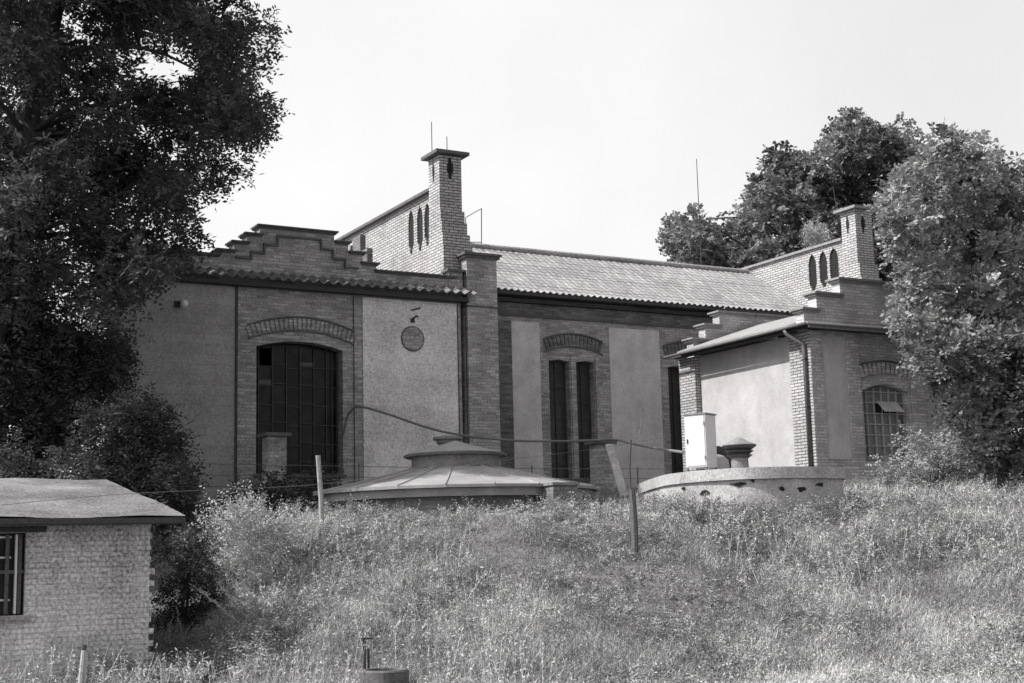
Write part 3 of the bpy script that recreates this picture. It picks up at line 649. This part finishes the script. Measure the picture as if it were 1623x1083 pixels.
# mushroom vent
q = onY(1172, 720, 18.9)
vt = thing('mushroom_vent', 'dark mushroom-shaped metal vent with conical cap standing on the basin', 'vent', (q[0], 18.9, 1.35))
MB().lathe((q[0], 18.9, 0), [(.15, 1.35), (.14, 1.62)], 20).build('neck', 'concrete_dark', vt, smooth=False)
MB().lathe((q[0], 18.9, 0), [(.15, 1.60), (.21, 1.645), (.22, 1.655), (.17, 1.66), (.18, 1.68), (.235, 1.715), (.24, 1.725), (.19, 1.73), (.20, 1.74), (.285, 1.80), (.285, 1.812)], 24).build('collar', 'iron', vt)
MB().lathe((q[0], 18.9, 0), [(.29, 1.813), (.29, 1.822), (.15, 1.885), (.02, 1.955)], 24).build('cap', 'concrete_dark', vt)
# metal cabinet on legs
c0 = onY(1104, 700, 20.2); c0[2] = 1.35
cb = thing('metal_cabinet', 'tall white metal cabinet on short legs, beside the basin vent and the annex wall', 'cabinet', tuple(c0))
an_ = R(26); d1 = np.array([math.sin(an_), -math.cos(an_), 0]); d2 = np.array([math.cos(an_), math.sin(an_), 0])  # d1: width of lit face, d2: depth
ctr = np.array([c0[0], c0[1], 0])+d2*.16
o = MB().obox(ctr+np.array([0, 0, 2.0]), d1*.205, d2*.20, (0, 0, .46)); o.build('body', 'white', cb, bevel=.006)
MB().obox(ctr+np.array([0, 0, 2.475]), d1*.225, d2*.22, (0, 0, .012)).build('top_plate', 'concrete_dark', cb)
for i in (-1, 1):
    for j in (-1, 1): MB().obox(ctr+d1*.185*i+d2*.18*j+np.array([0, 0, 1.444]), (.014, 0, 0), (0, .014, 0), (0, 0, .094)).build('leg', 'steel', cb)
MB().obox(ctr-d2*.206+np.array([0, 0, 2.0]), d1*.185, d2*.005, (0, 0, .435)).build('door', 'white', cb, bevel=.003)
MB().obox(ctr-d2*.216-d1*.15+np.array([0, 0, 2.0]), d1*.012, d2*.006, (0, 0, .04)).build('handle', 'iron', cb)
for zz in (1.7, 2.3): MB().obox(ctr-d2*.214+d1*.183+np.array([0, 0, zz]), d1*.008, d2*.006, (0, 0, .03)).build('hinge', 'steel', cb)
q = onY(1136, 712, 20.3); q2 = onY(1150, 722, 20.0)
ep = MB(); ep.tube([(q[0]-.1, 20.3, q[2]-.02), (q[0]+.02, 20.28, q[2]-.02), (q[0]+.12, 20.2, q[2]-.06), (q[0]+.18, 20.1, q[2]-.18), (q[0]+.2, 20.05, 1.35)], .075, 12)
tag(ep.build('elbow_pipe', 'iron', None, origin=(q[0], 20.2, 1.35), smooth=True), 'dark bent pipe between the white cabinet and the mushroom vent', 'pipe')
q = onY(1062, 740, 21.6)
lr = MB()
for i in range(4): lr.box(q[0]+i*.13, q[0]+i*.13+.05, 21.6, 21.66, 1.35, 1.47+.02*(i % 2))
lr.box(q[0]-.04, q[0]+.5, 21.665, 21.69, 1.40, 1.43); tag(lr.build('low_rail', 'concrete', None, origin=(q[0], 21.6, 1.35)), 'low pale rail on the far left rim of the basin', 'rail')

# ================================================================== FENCE LINE AND POSTS
YF = 27.0
def pillar(px, pyt, label):
    t = onY(px, pyt, YF); gz = float(ground(t[0], YF))
    th = thing('brick_pillar', label, 'pillar', (t[0], YF+.2, gz), 'brick fence pillars')
    MB().box(t[0]-.19, t[0]+.19, YF, YF+.38, gz-.4, t[2]-.07).build('shaft', 'brick', th)
    MB().box(t[0]-.27, t[0]+.27, YF-.08, YF+.46, t[2]-.068, t[2]).build('cap', 'coping', th)
    return t
t1 = pillar(440, 686, 'brick fence pillar standing before the big arched window')
t2 = pillar(959, 699, 'brick fence pillar beside the leaning white strut')
fn = thing('wire_fence', 'thin wire fence with slim posts running between the two brick pillars', 'fence', (t1[0], YF+.2, 1.4))
zt = onY(575, 737, YF)[2]
xa, xb = onY(310, 730, YF)[0], onY(1060, 745, YF)[0]
for px in (310, 575, 700, 850, 1018):
    x = onY(px, 740, YF)[0]; MB().tube([(x, YF+.2, .9), (x, YF+.2, zt+.04)], .018, 6).build('post', 'steel', fn)
for dz in (0, -.22, -.44): MB().tube([(xa, YF+.2, zt+dz), ((xa+xb)/2, YF+.2, zt+dz-.03), (xb, YF+.2, zt+dz)], .007, 5).build('strand', 'steel', fn)
# leaning strut
a_ = onY(966, 706, 25.2); b_ = onY(989, 784, 23.8); tag(MB().obox((a_+b_)/2, (.065, 0, 0), (0, .065, 0), (b_-a_)/2*1.05).build('leaning_strut', 'concrete', None, origin=tuple(b_), bevel=.008), 'pale concrete strut leaning away from the right brick pillar', 'strut')
def post(px0, py0, px1, py1, r, m_, name, label, cat, cap=None, grp=None):
    b = ground_hit(px1, py1); t = onY(px0, py0, b[1]); b2 = b+np.array([0, 0, -.4])
    mid = (t+b)/2+np.array([.012, 0, 0])
    return tag(MB().tube([b2, b, mid, t], [r*1.05, r*1.05, r, r*.92], 8).build(name, m_, None, origin=tuple(b)), label, cat, grp), b, t
_, bL, tL = post(504, 722, 511, 852, .042, 'wood_pale', 'wooden_post', 'pale weathered wooden post on the bank left of the domed cover', 'post')
_, bR, tR = post(1002, 776, 1007, 884, .05, 'wood_post', 'wooden_post', 'short dark wooden post standing on the grassy bank below the basin', 'post')
MB_ = MB().tube([tR+np.array([0, .03, -.2]), tR+np.array([-.01, .03, .3]), onY(1000, 698, tR[1])], .012, 5)
tag(MB_.build('iron_rod', 'iron', None, origin=tuple(tR)), 'thin iron rod rising from the dark wooden post', 'rod')
# thick cable sagging across the yard, and a thin wire
def curve(pts, k=7):
    out = []; n = len(pts)
    for i in range(n-1):
        p0, p1, p2, p3 = [np.array(pts[min(max(j, 0), n-1)]) for j in (i-1, i, i+1, i+2)]
        for j in range(k): t = j/k; out.append(.5*((2*p1)+(-p0+p2)*t+(2*p0-5*p1+4*p2-p3)*t*t+(-p0+3*p1-3*p2+p3)*t**3))
    out.append(np.array(pts[-1])); return out
cpts = [onY(544, 690, 29.5), onY(550, 662, 29.3), onY(560, 648, 29.1), onY(573, 645, 28.9), onY(610, 655, 28.5), onY(700, 684, 27.9), onY(800, 697.5, 27.4), onY(880, 699.5, 27.1), onY(945, 698, 26.9), onY(975, 697, 26.2), onY(1000, 703, 25.0), onY(1040, 711, 23.0), onY(1083, 717, 20.5)]
tag(MB().tube(curve(cpts), .026, 7).build('power_cable', 'cable', None, origin=tuple(cpts[0])), 'thick cable sagging from the arched window over the pillar to the white cabinet', 'cable')
wpts = [onY(-30, 804, 17.0), onY(200, 783, 18.6), onY(505, 768, bL[1]), onY(700, 742, 21), onY(940, 712, 24), onY(1065, 691, 26)]
tag(MB().tube(curve(wpts), .0035, 5).build('thin_wire', 'steel', None, origin=tuple(wpts[0])), 'thin pale wire strung above the shed roof and the domed cover', 'wire')
q = onY(1010, 697, 24.5)
st = MB(); st.tube(curve([q, onY(1016, 675, 24.5), onY(1018, 650, 24.5)]), .012, 5).obox(onY(1018, 650, 24.5), (.03, 0, 0), (0, .02, 0), (0, 0, .03)); tag(st.build('dry_stalk', 'wood_pale', None, origin=tuple(q)), 'bare stalk with a seed head rising beside the cable', 'stalk')

# ================================================================== SHED
YS = 18.5
sh = thing('garden_shed', 'low block shed with a flat felt roof, barred window and ragged corner', 'shed', (1.5, 18.5, -1.2))
SW = [(1.95, -.52), (3.26, -.52), (3.26, .49), (1.95, .49)]
MB().wall('Y', YS, .25, [(-3.5, -1.8), (4.80, -1.8), (4.80, .60), (-3.5, .60)], [SW]).build('front_wall', 'shed_wall', sh)
bx('side_wall', 'shed_wall', sh, 4.56, 4.80, YS+.251, 22.6, -1.8, .60)
bx('side_wall', 'shed_wall', sh, -3.5, -3.26, YS+.251, 22.6, -1.8, .60)
bx('back_wall', 'shed_wall', sh, -3.25, 4.55, 22.35, 22.6, -1.8, 1.2)
tt = MB()
for i in range(12):
    z = -1.12+i*.152; tt.box(4.795, 4.83+random.uniform(-.02, .045), YS+.004, YS+.24, z, z+.07)
tt.build('toothed_corner', 'shed_wall', sh)
ex = MB()
rfz = lambda y: .66+(y-18.2)*(1.37-.66)/(22.5-18.2)
V_ = []
nxr, nyr = 60, 30
for j in range(nyr+1):
    y = 18.15+(22.6-18.15)*j/nyr
    for i in range(nxr+1):
        x = -4+(5.17+4)*i/nxr; V_.append((x, y, rfz(y)+.025+.012*math.sin(x*1.7+y*.6)+.008*math.sin(x*4.1-y*2.3)+random.uniform(-.003, .003)))
Fq = [(j*(nxr+1)+i, j*(nxr+1)+i+1, (j+1)*(nxr+1)+i+1, (j+1)*(nxr+1)+i) for j in range(nyr) for i in range(nxr)]
MB().add(V_, Fq).build('roof', 'shed_roof', sh, smooth=True)
ex.wall('X', -4.0, 9.165, [(18.16, .57), (22.6, 1.28), (22.6, 1.375), (18.16, .655)]); ex.build('roof_deck', 'wood_dark', sh)
bx('fascia', 'wood_dark', sh, -4.0, 5.16, 18.135, 18.155, .585, .655)
w = MB().wall('Y', YS+.12, .02, SW).build('window', 'glass', sh)
f_ = MB()
for x in (2.0, 2.35, 2.72, 3.05, 3.20): f_.box(x-.022, x+.022, YS+.06, YS+.118, -.5, .47)
f_.box(1.97, 3.25, YS+.055, YS+.117, -.01, .035); f_.build('frame', 'wood_post', w)
f_ = MB()
for z in (-.33, .19, .44): f_.box(1.97, 3.1, YS+.098, YS+.117, z-.012, z+.012)
f_.box(3.14, 3.165, YS+.04, YS+.117, -.5, .47); f_.build('glazing_bar', 'white', w)
bx('sill', 'concrete', sh, 1.9, 3.33, YS-.06, YS+.11, -.575, -.525)
bx('lintel', 'wood_dark', sh, 1.7, 3.5, YS-.008, YS+.1, .495, .57)

# ================================================================== FOREGROUND BITS
q = onZ(609, 1061, -1.22)
mh = thing('well_ring', 'concrete well ring half sunk in the grass at the bottom edge', 'well ring', (q[0], q[1], -1.5))
MB().lathe((q[0], q[1], 0), [(.29, -1.9), (.29, -1.24), (.275, -1.22), (.225, -1.22), (.22, -1.24), (.219, -1.3)], 28, caps=False).build('ring', 'coping', mh)
MB().lathe((q[0], q[1], 0), [(.2185, -1.3), (.218, -1.242), (.2175, -1.3), (.217, -1.6)], 28, caps=False).build('shaft_shade', 'dark', mh)  # near-black sleeve paints the shade inside the well
q2 = onY(578, 1057, q[1]+.35)
sp = thing('standpipe', 'rusty standpipe with a tap handle behind the concrete well ring', 'standpipe', (q2[0], q[1]+.35, -1.5))
t_ = onY(577, 1011, q[1]+.35)
MB().tube([(q2[0], q[1]+.35, -1.8), (t_[0], q[1]+.35, t_[2])], .022, 8).build('pipe', 'iron', sp)
MB().tube([(q2[0]+.055, q[1]+.35, -1.8), (t_[0]+.055, q[1]+.35, t_[2]-.13)], .014, 6).build('side_pipe', 'iron', sp)
MB().tube([(t_[0]-.03, q[1]+.35, t_[2]-.01), (t_[0]+.11, q[1]+.33, t_[2]-.01)], .014, 6).build('tap_handle', 'iron', sp)
a_ = onY(133, 1022, 13.5)
sk = thing('pale_stake', 'tapering pale stake with a dark tip in front of the shed wall', 'stake', (a_[0]-.03, 13.5, -1.3))
MB().tube([(a_[0]-.05, 13.5, -1.6), (a_[0], 13.5, a_[2]-.05)], [.05, .022], 8).build('shaft', 'concrete', sk); MB().tube([(a_[0], 13.5, a_[2]-.048), (a_[0]+.005, 13.5, a_[2])], .022, 8).build('tip', 'iron', sk)
tag(MB().tube(curve([onY(150, 1038, 13.6), onY(158, 1048, 13.6), onY(164, 1060, 13.6), onY(163, 1110, 13.6)]), .008, 5).build('bent_stick', 'wood_pale', None, origin=(a_[0]+.1, 13.6, -1.3)), 'thin bent pale stick right of the stake', 'stick')

# ================================================================== TREES
def P3(px, py, Y): return onY(px, py, Y)
# big fine-leaved tree on the left
poly = [(-120, -330), (250, -330), (340, -200), (425, -60), (442, 0), (425, 30), (428, 80), (415, 120), (425, 170), (432, 225), (422, 252), (385, 275), (350, 300), (345, 345), (342, 385), (300, 400), (285, 445), (235, 470), (205, 500), (170, 520), (90, 470), (0, 520), (-120, 560)]
gaps = [(218, 82, 18), (165, 70, 12), (234, 78, 14), (240, 208, 12), (290, 120, 14), (310, 108, 10), (348, 250, 14), (365, 218, 8), (130, 250, 9), (95, 340, 12), (28, 388, 9), (10, 170, 12), (262, 360, 12), (88, 25, 10), (95, 120, 6), (300, 345, 8), (140, 190, 8)]
bl = clumps(poly, 27.1, 3.1, 540, 19, 38, gaps, sep=.5, keepoff=True)
base = (3.6, 26.6, float(ground(3.6, 26.6)))
tree('locust_tree', 'huge dark fine-leaved tree filling the upper left, overhanging the wing roof', 'tree', base,
     [(3.6, 26.6, base[2]-.3), (3.75, 26.5, 3.2), P3(22, 380, 26.5), P3(40, 215, 26.3), P3(70, 90, 26.0), P3(95, -20, 26.2), P3(120, -110, 26.2)], bl, 'leaf_dark', .30, limbs=34, lowest=6.0,
     per=300, tl=(.22, .5), nl=11, ll=.13, lw=.052, droop=.6, shell=.45)
# darker understorey tree left of the wing wall
poly = [(-80, 430), (60, 440), (150, 500), (205, 520), (212, 590), (190, 640), (150, 700), (60, 740), (-80, 760)]
bl = clumps(poly, 27.6, 1.2, 95, 24, 42, (), sep=.4)
base = (4.9, 27.8, float(ground(4.9, 27.8)))
tree('ash_tree', 'dark lower tree between the huge tree and the shaded wing wall', 'tree', base, [(4.9, 27.8, base[2]-.3), (5.0, 27.8, 3.0), (4.7, 27.7, 5.6)], bl, 'leaf_dark', .16, limbs=12,
     per=360, tl=(.3, .6), nl=12, ll=.11, lw=.045, droop=.7, shell=.1)
def bush(name, label, poly, Y, dep, n, rl, rh, m_, cat='bush', grp=None, stems=8, **kw):
    bl = clumps(poly, Y, dep, n, rl, rh, (), sep=.45); c = np.mean([b[0] for b in bl], 0); gz = float(ground(c[0], c[1]))
    t = thing(name, label, cat, (c[0], c[1], gz), grp); sb = MB()
    for i in range(stems):
        b = bl[int(i*len(bl)/stems)][0]; limb(sb, (c[0]+random.uniform(-.2, .2), c[1]+random.uniform(-.2, .2), gz-.2), b, .03, .008, k=4)
    sb.build('stems', 'bark', t); k = dict(per=460, tl=(.2, .45), nl=10, ll=.085, lw=.038, droop=.5, shell=.15); k.update(kw)
    V, T = sprays(bl, **k); quads('foliage', V, T, m_, t); return t
bush('leafy_shrub', 'broad dark shrub in front of the shaded left wing wall, above the shed', [(95, 700), (130, 640), (200, 600), (262, 640), (300, 700), (325, 760), (345, 830), (60, 840), (60, 760)], 24.6, .9, 55, 22, 38, 'leaf_dark', ll=.10, lw=.038)
bush('dark_hedge', 'black shaded foliage just behind the shed roof', [(-60, 700), (60, 700), (110, 740), (120, 830), (-60, 840)], 26, .8, 22, 24, 40, 'leaf_dark')
bush('fence_bush', 'dark low bush at the foot of the left brick pillar', [(330, 800), (380, 765), (425, 745), (520, 770), (535, 740), (560, 790), (480, 830), (330, 850)], 25.8, .6, 30, 14, 26, 'leaf_dark', ll=.07)
bush('ivy_clump', 'dark weeds growing below the arched window sill', [(465, 745), (500, 735), (560, 745), (560, 790), (465, 790)], 28.2, .3, 10, 12, 20, 'leaf_dark', ll=.07)
# right-hand trees
poly = [(1045, 412), (1072, 385), (1070, 345), (1105, 328), (1150, 330), (1165, 300), (1205, 290), (1215, 240), (1250, 232), (1285, 250), (1310, 205), (1345, 178), (1375, 205), (1415, 195), (1450, 225), (1470, 300), (1470, 470), (1300, 500), (1180, 470), (1120, 428)]
bl = clumps(grow(poly, 1.07), 43, 2.5, 200, 17, 40, [(1217, 378, 7), (1385, 290, 5)], sep=.5)
b0 = P3(1290, 560, 43); base = (b0[0], 43, 1.8)
tree('maple_tree', 'dark broad-crowned tree rising behind the hall roof', 'tree', base, [(b0[0], 43, 1.5), P3(1290, 460, 43), P3(1300, 360, 43), P3(1320, 270, 43)], bl, 'leaf_mid', .35, limbs=24,
     per=130, tl=(.25, .55), nl=8, ll=.19, lw=.14, droop=.4, shell=.45)
poly = [(1383, 345), (1400, 290), (1435, 262), (1455, 230), (1470, 192), (1505, 215), (1550, 205), (1590, 222), (1640, 240), (1760, 300), (1760, 620), (1623, 600), (1500, 540), (1420, 560), (1415, 500), (1425, 440), (1405, 400)]
bl = clumps(poly, 22.6, 1.6, 150, 18, 42, [(1500, 435, 12)], sep=.5)
b0 = P3(1560, 700, 22.3); base = (b0[0], 22.3, float(ground(b0[0], 22.3)))
tree('sunlit_tree', 'pale sunlit tree towering over the right end of the annex', 'tree', base, [(b0[0], 22.3, base[2]-.3), P3(1570, 650, 22.3), P3(1560, 500, 22.3), P3(1540, 380, 22.3), P3(1530, 290, 22.3)], bl, 'leaf_light', .2, limbs=26,
     per=330, tl=(.18, .4), nl=9, ll=.125, lw=.075, droop=.3, shell=.4)
poly = [(1395, 510), (1430, 475), (1500, 500), (1640, 520), (1760, 560), (1760, 820), (1600, 800), (1560, 735), (1500, 690), (1455, 640), (1470, 590), (1420, 560)]
bl = clumps(poly, 19.6, .9, 95, 18, 36, [(1510, 640, 8)], sep=.5)
b0 = P3(1590, 820, 19.4); base = (b0[0], 19.4, float(ground(b0[0], 19.4)))
tree('broadleaf_tree', 'lower nearer tree with large dark leaves at the right edge beside the annex window', 'tree', base, [(b0[0], 19.4, base[2]-.3), P3(1590, 730, 19.4), P3(1585, 640, 19.4), P3(1600, 560, 19.4)], bl, 'leaf_broad', .12, limbs=16,
     per=400, tl=(.2, .4), nl=8, ll=.12, lw=.07, droop=.4, shell=.2)
bush('scrub_bush', 'grey scrubby bush growing under the annex arched window', [(1385, 740), (1420, 690), (1455, 660), (1500, 680), (1550, 730), (1590, 790), (1500, 810), (1390, 800)], 21.5, .6, 34, 14, 26, 'leaf_light', ll=.07, lw=.03)
bush('pale_leafage', 'pale stand-in for sunlit sapling against the dark tree behind the end wall', [(1270, 385), (1278, 345), (1295, 335), (1312, 365), (1330, 385), (1300, 400)], 33.5, .4, 7, 10, 16, 'leaf_weed', cat='leafage', stems=3, ll=.08)  # pale leaf colour stands in for sun on a clump of the dark tree

# ================================================================== WEEDS AND GRASS
def feather(name, label, px, py, h, n, m_='leaf_weed', spread=.35, sr=.6, ll=.06, per=34):
    b = ground_hit(px, py); t = thing(name, label, 'weed', tuple(b), 'tall weeds on the bank'); mb = MB(); Vs = []; Ts = []
    for i in range(n):
        a = random.uniform(0, 6.28); rr = random.uniform(0, spread); hh = h*random.uniform(.6, 1.05)
        p0 = b+np.array([math.cos(a)*rr*.5, math.sin(a)*rr*.5, -.05]); p1 = b+np.array([math.cos(a)*rr*(1+sr), math.sin(a)*rr*(1+sr), hh])
        pts = [p0+(p1-p0)*k/5+np.array([math.cos(a), math.sin(a), 0])*(.08*(k/5)**2) for k in range(6)]
        mb.tube(pts, [.007-.001*k for k in range(6)], 4, False)
        k = per; u = rng.random(k)**.7; pos = np.array([pts[0]+(np.array(pts[-1])-pts[0])*x for x in u]); ax = unit(rng.normal(size=(k, 3))*.8+np.array([0, 0, .8]))
        wv = unit(np.cross(ax, rng.normal(size=(k, 3))))*ll*.16; L_ = ll*rng.uniform(.5, 1.3, size=(k, 1))
        Vs.append(np.stack([pos, pos+ax*L_*.5+wv, pos+ax*L_, pos+ax*L_*.5-wv], 1)); Ts.append(rng.uniform(.3, 1, k))
    mb.build('stems', 'wood_pale', t); quads('leaves', np.concatenate(Vs), np.concatenate(Ts), m_, t)
feather('tall_weed', 'feathery pale weed taller than its neighbours, right of the shed corner', 375, 930, 1.15, 60, spread=.55, ll=.09, per=60)
feather('tall_weed', 'pale bushy weed before the left brick pillar base', 430, 880, .75, 44, spread=.5, ll=.08, per=50)
feather('tall_weed', 'loose pale weed just left of the pale wooden post', 475, 880, .55, 36, spread=.45, ll=.07, per=50)
feather('tall_weed', 'dark spiky weed on the slope below the basin', 1105, 830, .38, 30, 'leaf_mid', spread=.25)
feather('tall_weed', 'small weed sprouting at the right end of the basin rim', 1290, 792, .3, 16, 'leaf_mid', spread=.25)
feather('tall_weed', 'pale leaning weed at the foot of the bank, right of the dark ground cover', 420, 990, .55, 40, spread=.6, ll=.06, per=40)
feather('tall_weed', 'thin pale weed beneath the shed window', 8, 1080, 1.0, 4, spread=.2, per=10)
bush('bank_shrub', 'dark-leaved ground cover added for the deep shade in the gap right of the shed wall', [(245, 850), (300, 835), (345, 880), (350, 960), (335, 1030), (245, 1040)], 22.0, .4, 34, 13, 22, 'leaf_dark', ll=.05, per=900)  # dark leaf colour stands in for the deep shade of this gap
bush('feathery_bush', 'pale feathery bush on the bank edge between shed corner and left brick pillar', [(330, 815), (375, 785), (440, 800), (475, 850), (465, 930), (430, 985), (385, 975), (350, 900)], 19.4, .4, 40, 13, 24, 'leaf_weed', per=700, tl=(.18, .42), nl=12, ll=.05, lw=.022, droop=-.5, shell=.2, stems=3)
bush('bank_shrub', 'dark weedy shrub at the bottom right corner', [(1560, 1000), (1640, 960), (1680, 1100), (1540, 1100)], 12.6, .3, 12, 18, 30, 'leaf_mid', ll=.05)

def vnoise(X, Y, f, seed):
    r_ = np.random.default_rng(seed); T = r_.random((64, 64)); x = X*f; y = Y*f; i = np.floor(x).astype(int); j = np.floor(y).astype(int); u = x-i; v = y-j
    u = u*u*(3-2*u); v = v*v*(3-2*v); t = lambda a, b: T[a % 64, b % 64]
    return (t(i, j)*(1-u)+t(i+1, j)*u)*(1-v)+(t(i, j+1)*(1-u)+t(i+1, j+1)*u)*v
bpn = np.array(bpd)
def keep(X, Y):
    k = (X-DC[0])**2+(Y-DC[1])**2 > 2.55**2
    k &= ~((X > -3.5) & (X < 4.85) & (Y > 18.45) & (Y < 22.6)); k &= (X-mh.location.x)**2+(Y-mh.location.y)**2 > .34**2; k &= ~((np.abs(X*.925-Y*.379-(mh.location.x*.925-mh.location.y*.379)) < .33) & (Y < mh.location.y) & (Y > mh.location.y-2.5))
    k &= ~((X > 6.6) & (Y > 29.4)); k &= ~((X > 21.5) & (Y > 24.8))
    d = np.hypot(X-bc[0], Y-bc[1]); an = np.arctan2(Y-bc[1], X-bc[0]); pa = np.arctan2(bpn[:, 1]-bc[1], bpn[:, 0]-bc[0]); pr_ = np.hypot(bpn[:, 0]-bc[0], bpn[:, 1]-bc[1]); o = np.argsort(pa)
    k &= d > np.interp(an, pa[o], pr_[o], period=2*math.pi)+.02
    return k
def grass(n, a0, a1, bm, hlo, hhi, wlo, whi, leafy=False, seed=1):
    a = rng.uniform(a0, a1, n); b = (rng.random(n)*2-1)*a*.385+bm; X = a*sa+b*ca; Y = a*ca-b*sa
    n1 = vnoise(X, Y, .55, 3); n2 = vnoise(X, Y, 1.7, 5); n3 = vnoise(X, Y, 4.5, 8); dens = .40*n1+.40*n2+.2*n3
    k = keep(X, Y) & (rng.random(n) < np.clip((dens-.22)*3.2, .38, 1)); X, Y, dens, n3, n1, n2 = X[k], Y[k], dens[k], n3[k], n1[k], n2[k]; n = len(X)
    Z = ground(X, Y)-.02; h = rng.uniform(hlo, hhi, n)*np.where((X*sa+Y*ca > 21.5) & (X*sa+Y*ca < 24.5), .6, 1.0)*(.45+1.05*dens+.5*(n2-.5)); P = np.stack([X, Y, Z], 1)
    wind = vnoise(X, Y, .8, 12)*6.28
    ln = np.stack([np.cos(wind)*.25+rng.normal(size=n)*.42+.12, np.sin(wind)*.25+rng.normal(size=n)*.42, np.ones(n)], 1); ln = unit(ln)
    tone = np.clip(.02+1.25*sstep((.55*n1+.45*n2-.25)/.5)*(.55+.45*n3)+.25*np.clip((17.6-(X*sa+Y*ca))/1.5, 0, 1)+rng.normal(size=n)*.15, 0, 1)
    if leafy:
        P = P+ln*(h*rng.random(n)**.6)[:, None]; ax = unit(rng.normal(size=(n, 3))+np.array([0, 0, .35])); L_ = rng.uniform(.02, .05, (n, 1)); wv = unit(np.cross(ax, rng.normal(size=(n, 3))))*L_*.16
        return np.stack([P, P+ax*L_*.5+wv, P+ax*L_, P+ax*L_*.5-wv], 1), tone
    th = rng.uniform(0, 6.28, n); wv = np.stack([np.cos(th), np.sin(th), 0*th], 1)*rng.uniform(wlo, whi, n)[:, None]*.5
    bend = unit(rng.normal(size=(n, 3))*np.array([1, 1, .2]))*(h*.3)[:, None]; M_ = P+ln*(h*.6)[:, None]; T_ = P+ln*h[:, None]+bend-np.array([0, 0, .12])*h[:, None]
    q1 = np.stack([P-wv, P+wv, M_+wv*.75, M_-wv*.75], 1); q2 = np.stack([M_-wv*.75, M_+wv*.75, T_+wv*.15, T_-wv*.15], 1)
    return np.concatenate([q1, q2]), np.concatenate([tone, tone])
V1, T1 = grass(200000, 15.0, 24.5, 0, .07, .25, .006, .013)
V2, T2 = grass(200000, 15.0, 24.5, 0, .05, .25, .006, .013, leafy=True)
wb = []; WT = []
for i in range(2600):
    a = random.uniform(15.5, 24); b = random.uniform(-.37, .37)*a; X, Y = a*sa+b*ca, a*ca-b*sa
    if not keep(np.array([X]), np.array([Y]))[0] or vnoise(np.array([X]), np.array([Y]), .9, 21)[0] < .42: continue
    rr = random.uniform(.07, .12+.22*float(vnoise(np.array([X]), np.array([Y]), .6, 33)[0])); wb.append((np.array([X, Y, float(ground(X, Y))+rr*.5]), rr))
for i in range(110):
    p = bc+(np.array(bpd[random.randrange(6, 66)])-bc)*random.uniform(1.07, 1.3)
    if p[1] < 21.5: rr = random.uniform(.10, .24); wb.append((np.array([p[0], p[1], float(ground(p[0], p[1]))+rr*.7]), rr))
V4, T4 = sprays(wb, per=560, tl=(.08, .22), nl=7, ll=.055, lw=.015, droop=.1, shell=.3)
T4 = np.clip(T4*1.3-.3, 0, .85)
def stalks(n):
    a = rng.uniform(15.5, 25, n); b = (rng.random(n)*2-1)*a*.38; X = a*sa+b*ca; Y = a*ca-b*sa
    k = keep(X, Y) & (vnoise(X, Y, .7, 41) > .5); X, Y = X[k], Y[k]; n = len(X); B = np.stack([X, Y, ground(X, Y)], 1); h = rng.uniform(.25, .62, (n, 1))*np.where((X*sa+Y*ca) > 21.3, .42, 1.0)[:, None]
    d = unit(np.stack([rng.normal(size=n)*.28, rng.normal(size=n)*.28, np.ones(n)], 1)); s_ = unit(np.cross(d, rng.normal(size=(n, 3))))*.004; T = B+d*h
    Vs = [np.stack([B-s_, B+s_, T+s_*.5, T-s_*.5], 1)]; Ts = [rng.uniform(.6, 1, n)]
    for j in range(14):
        u = rng.random((n, 1))**.5; p = B+d*h*u; ax = unit(rng.normal(size=(n, 3))+d*1.2); L_ = rng.uniform(.02, .06, (n, 1)); wv = unit(np.cross(ax, rng.normal(size=(n, 3))))*L_*.18
        Vs.append(np.stack([p, p+ax*L_*.5+wv, p+ax*L_, p+ax*L_*.5-wv], 1)); Ts.append(rng.uniform(.45, 1, n))
    return np.concatenate(Vs), np.concatenate(Ts)
V5, T5 = stalks(4500)
V3, T3 = grass(50000, 24.5, 34, 0, .1, .3, .01, .02)
tag(quads('grass', np.concatenate([V1, V2, V3, V4, V5]), np.concatenate([T1, T2, T3, T4, T5]), 'grass'), 'rough dry grass and low weeds covering the whole bank', 'grass', kind='stuff')
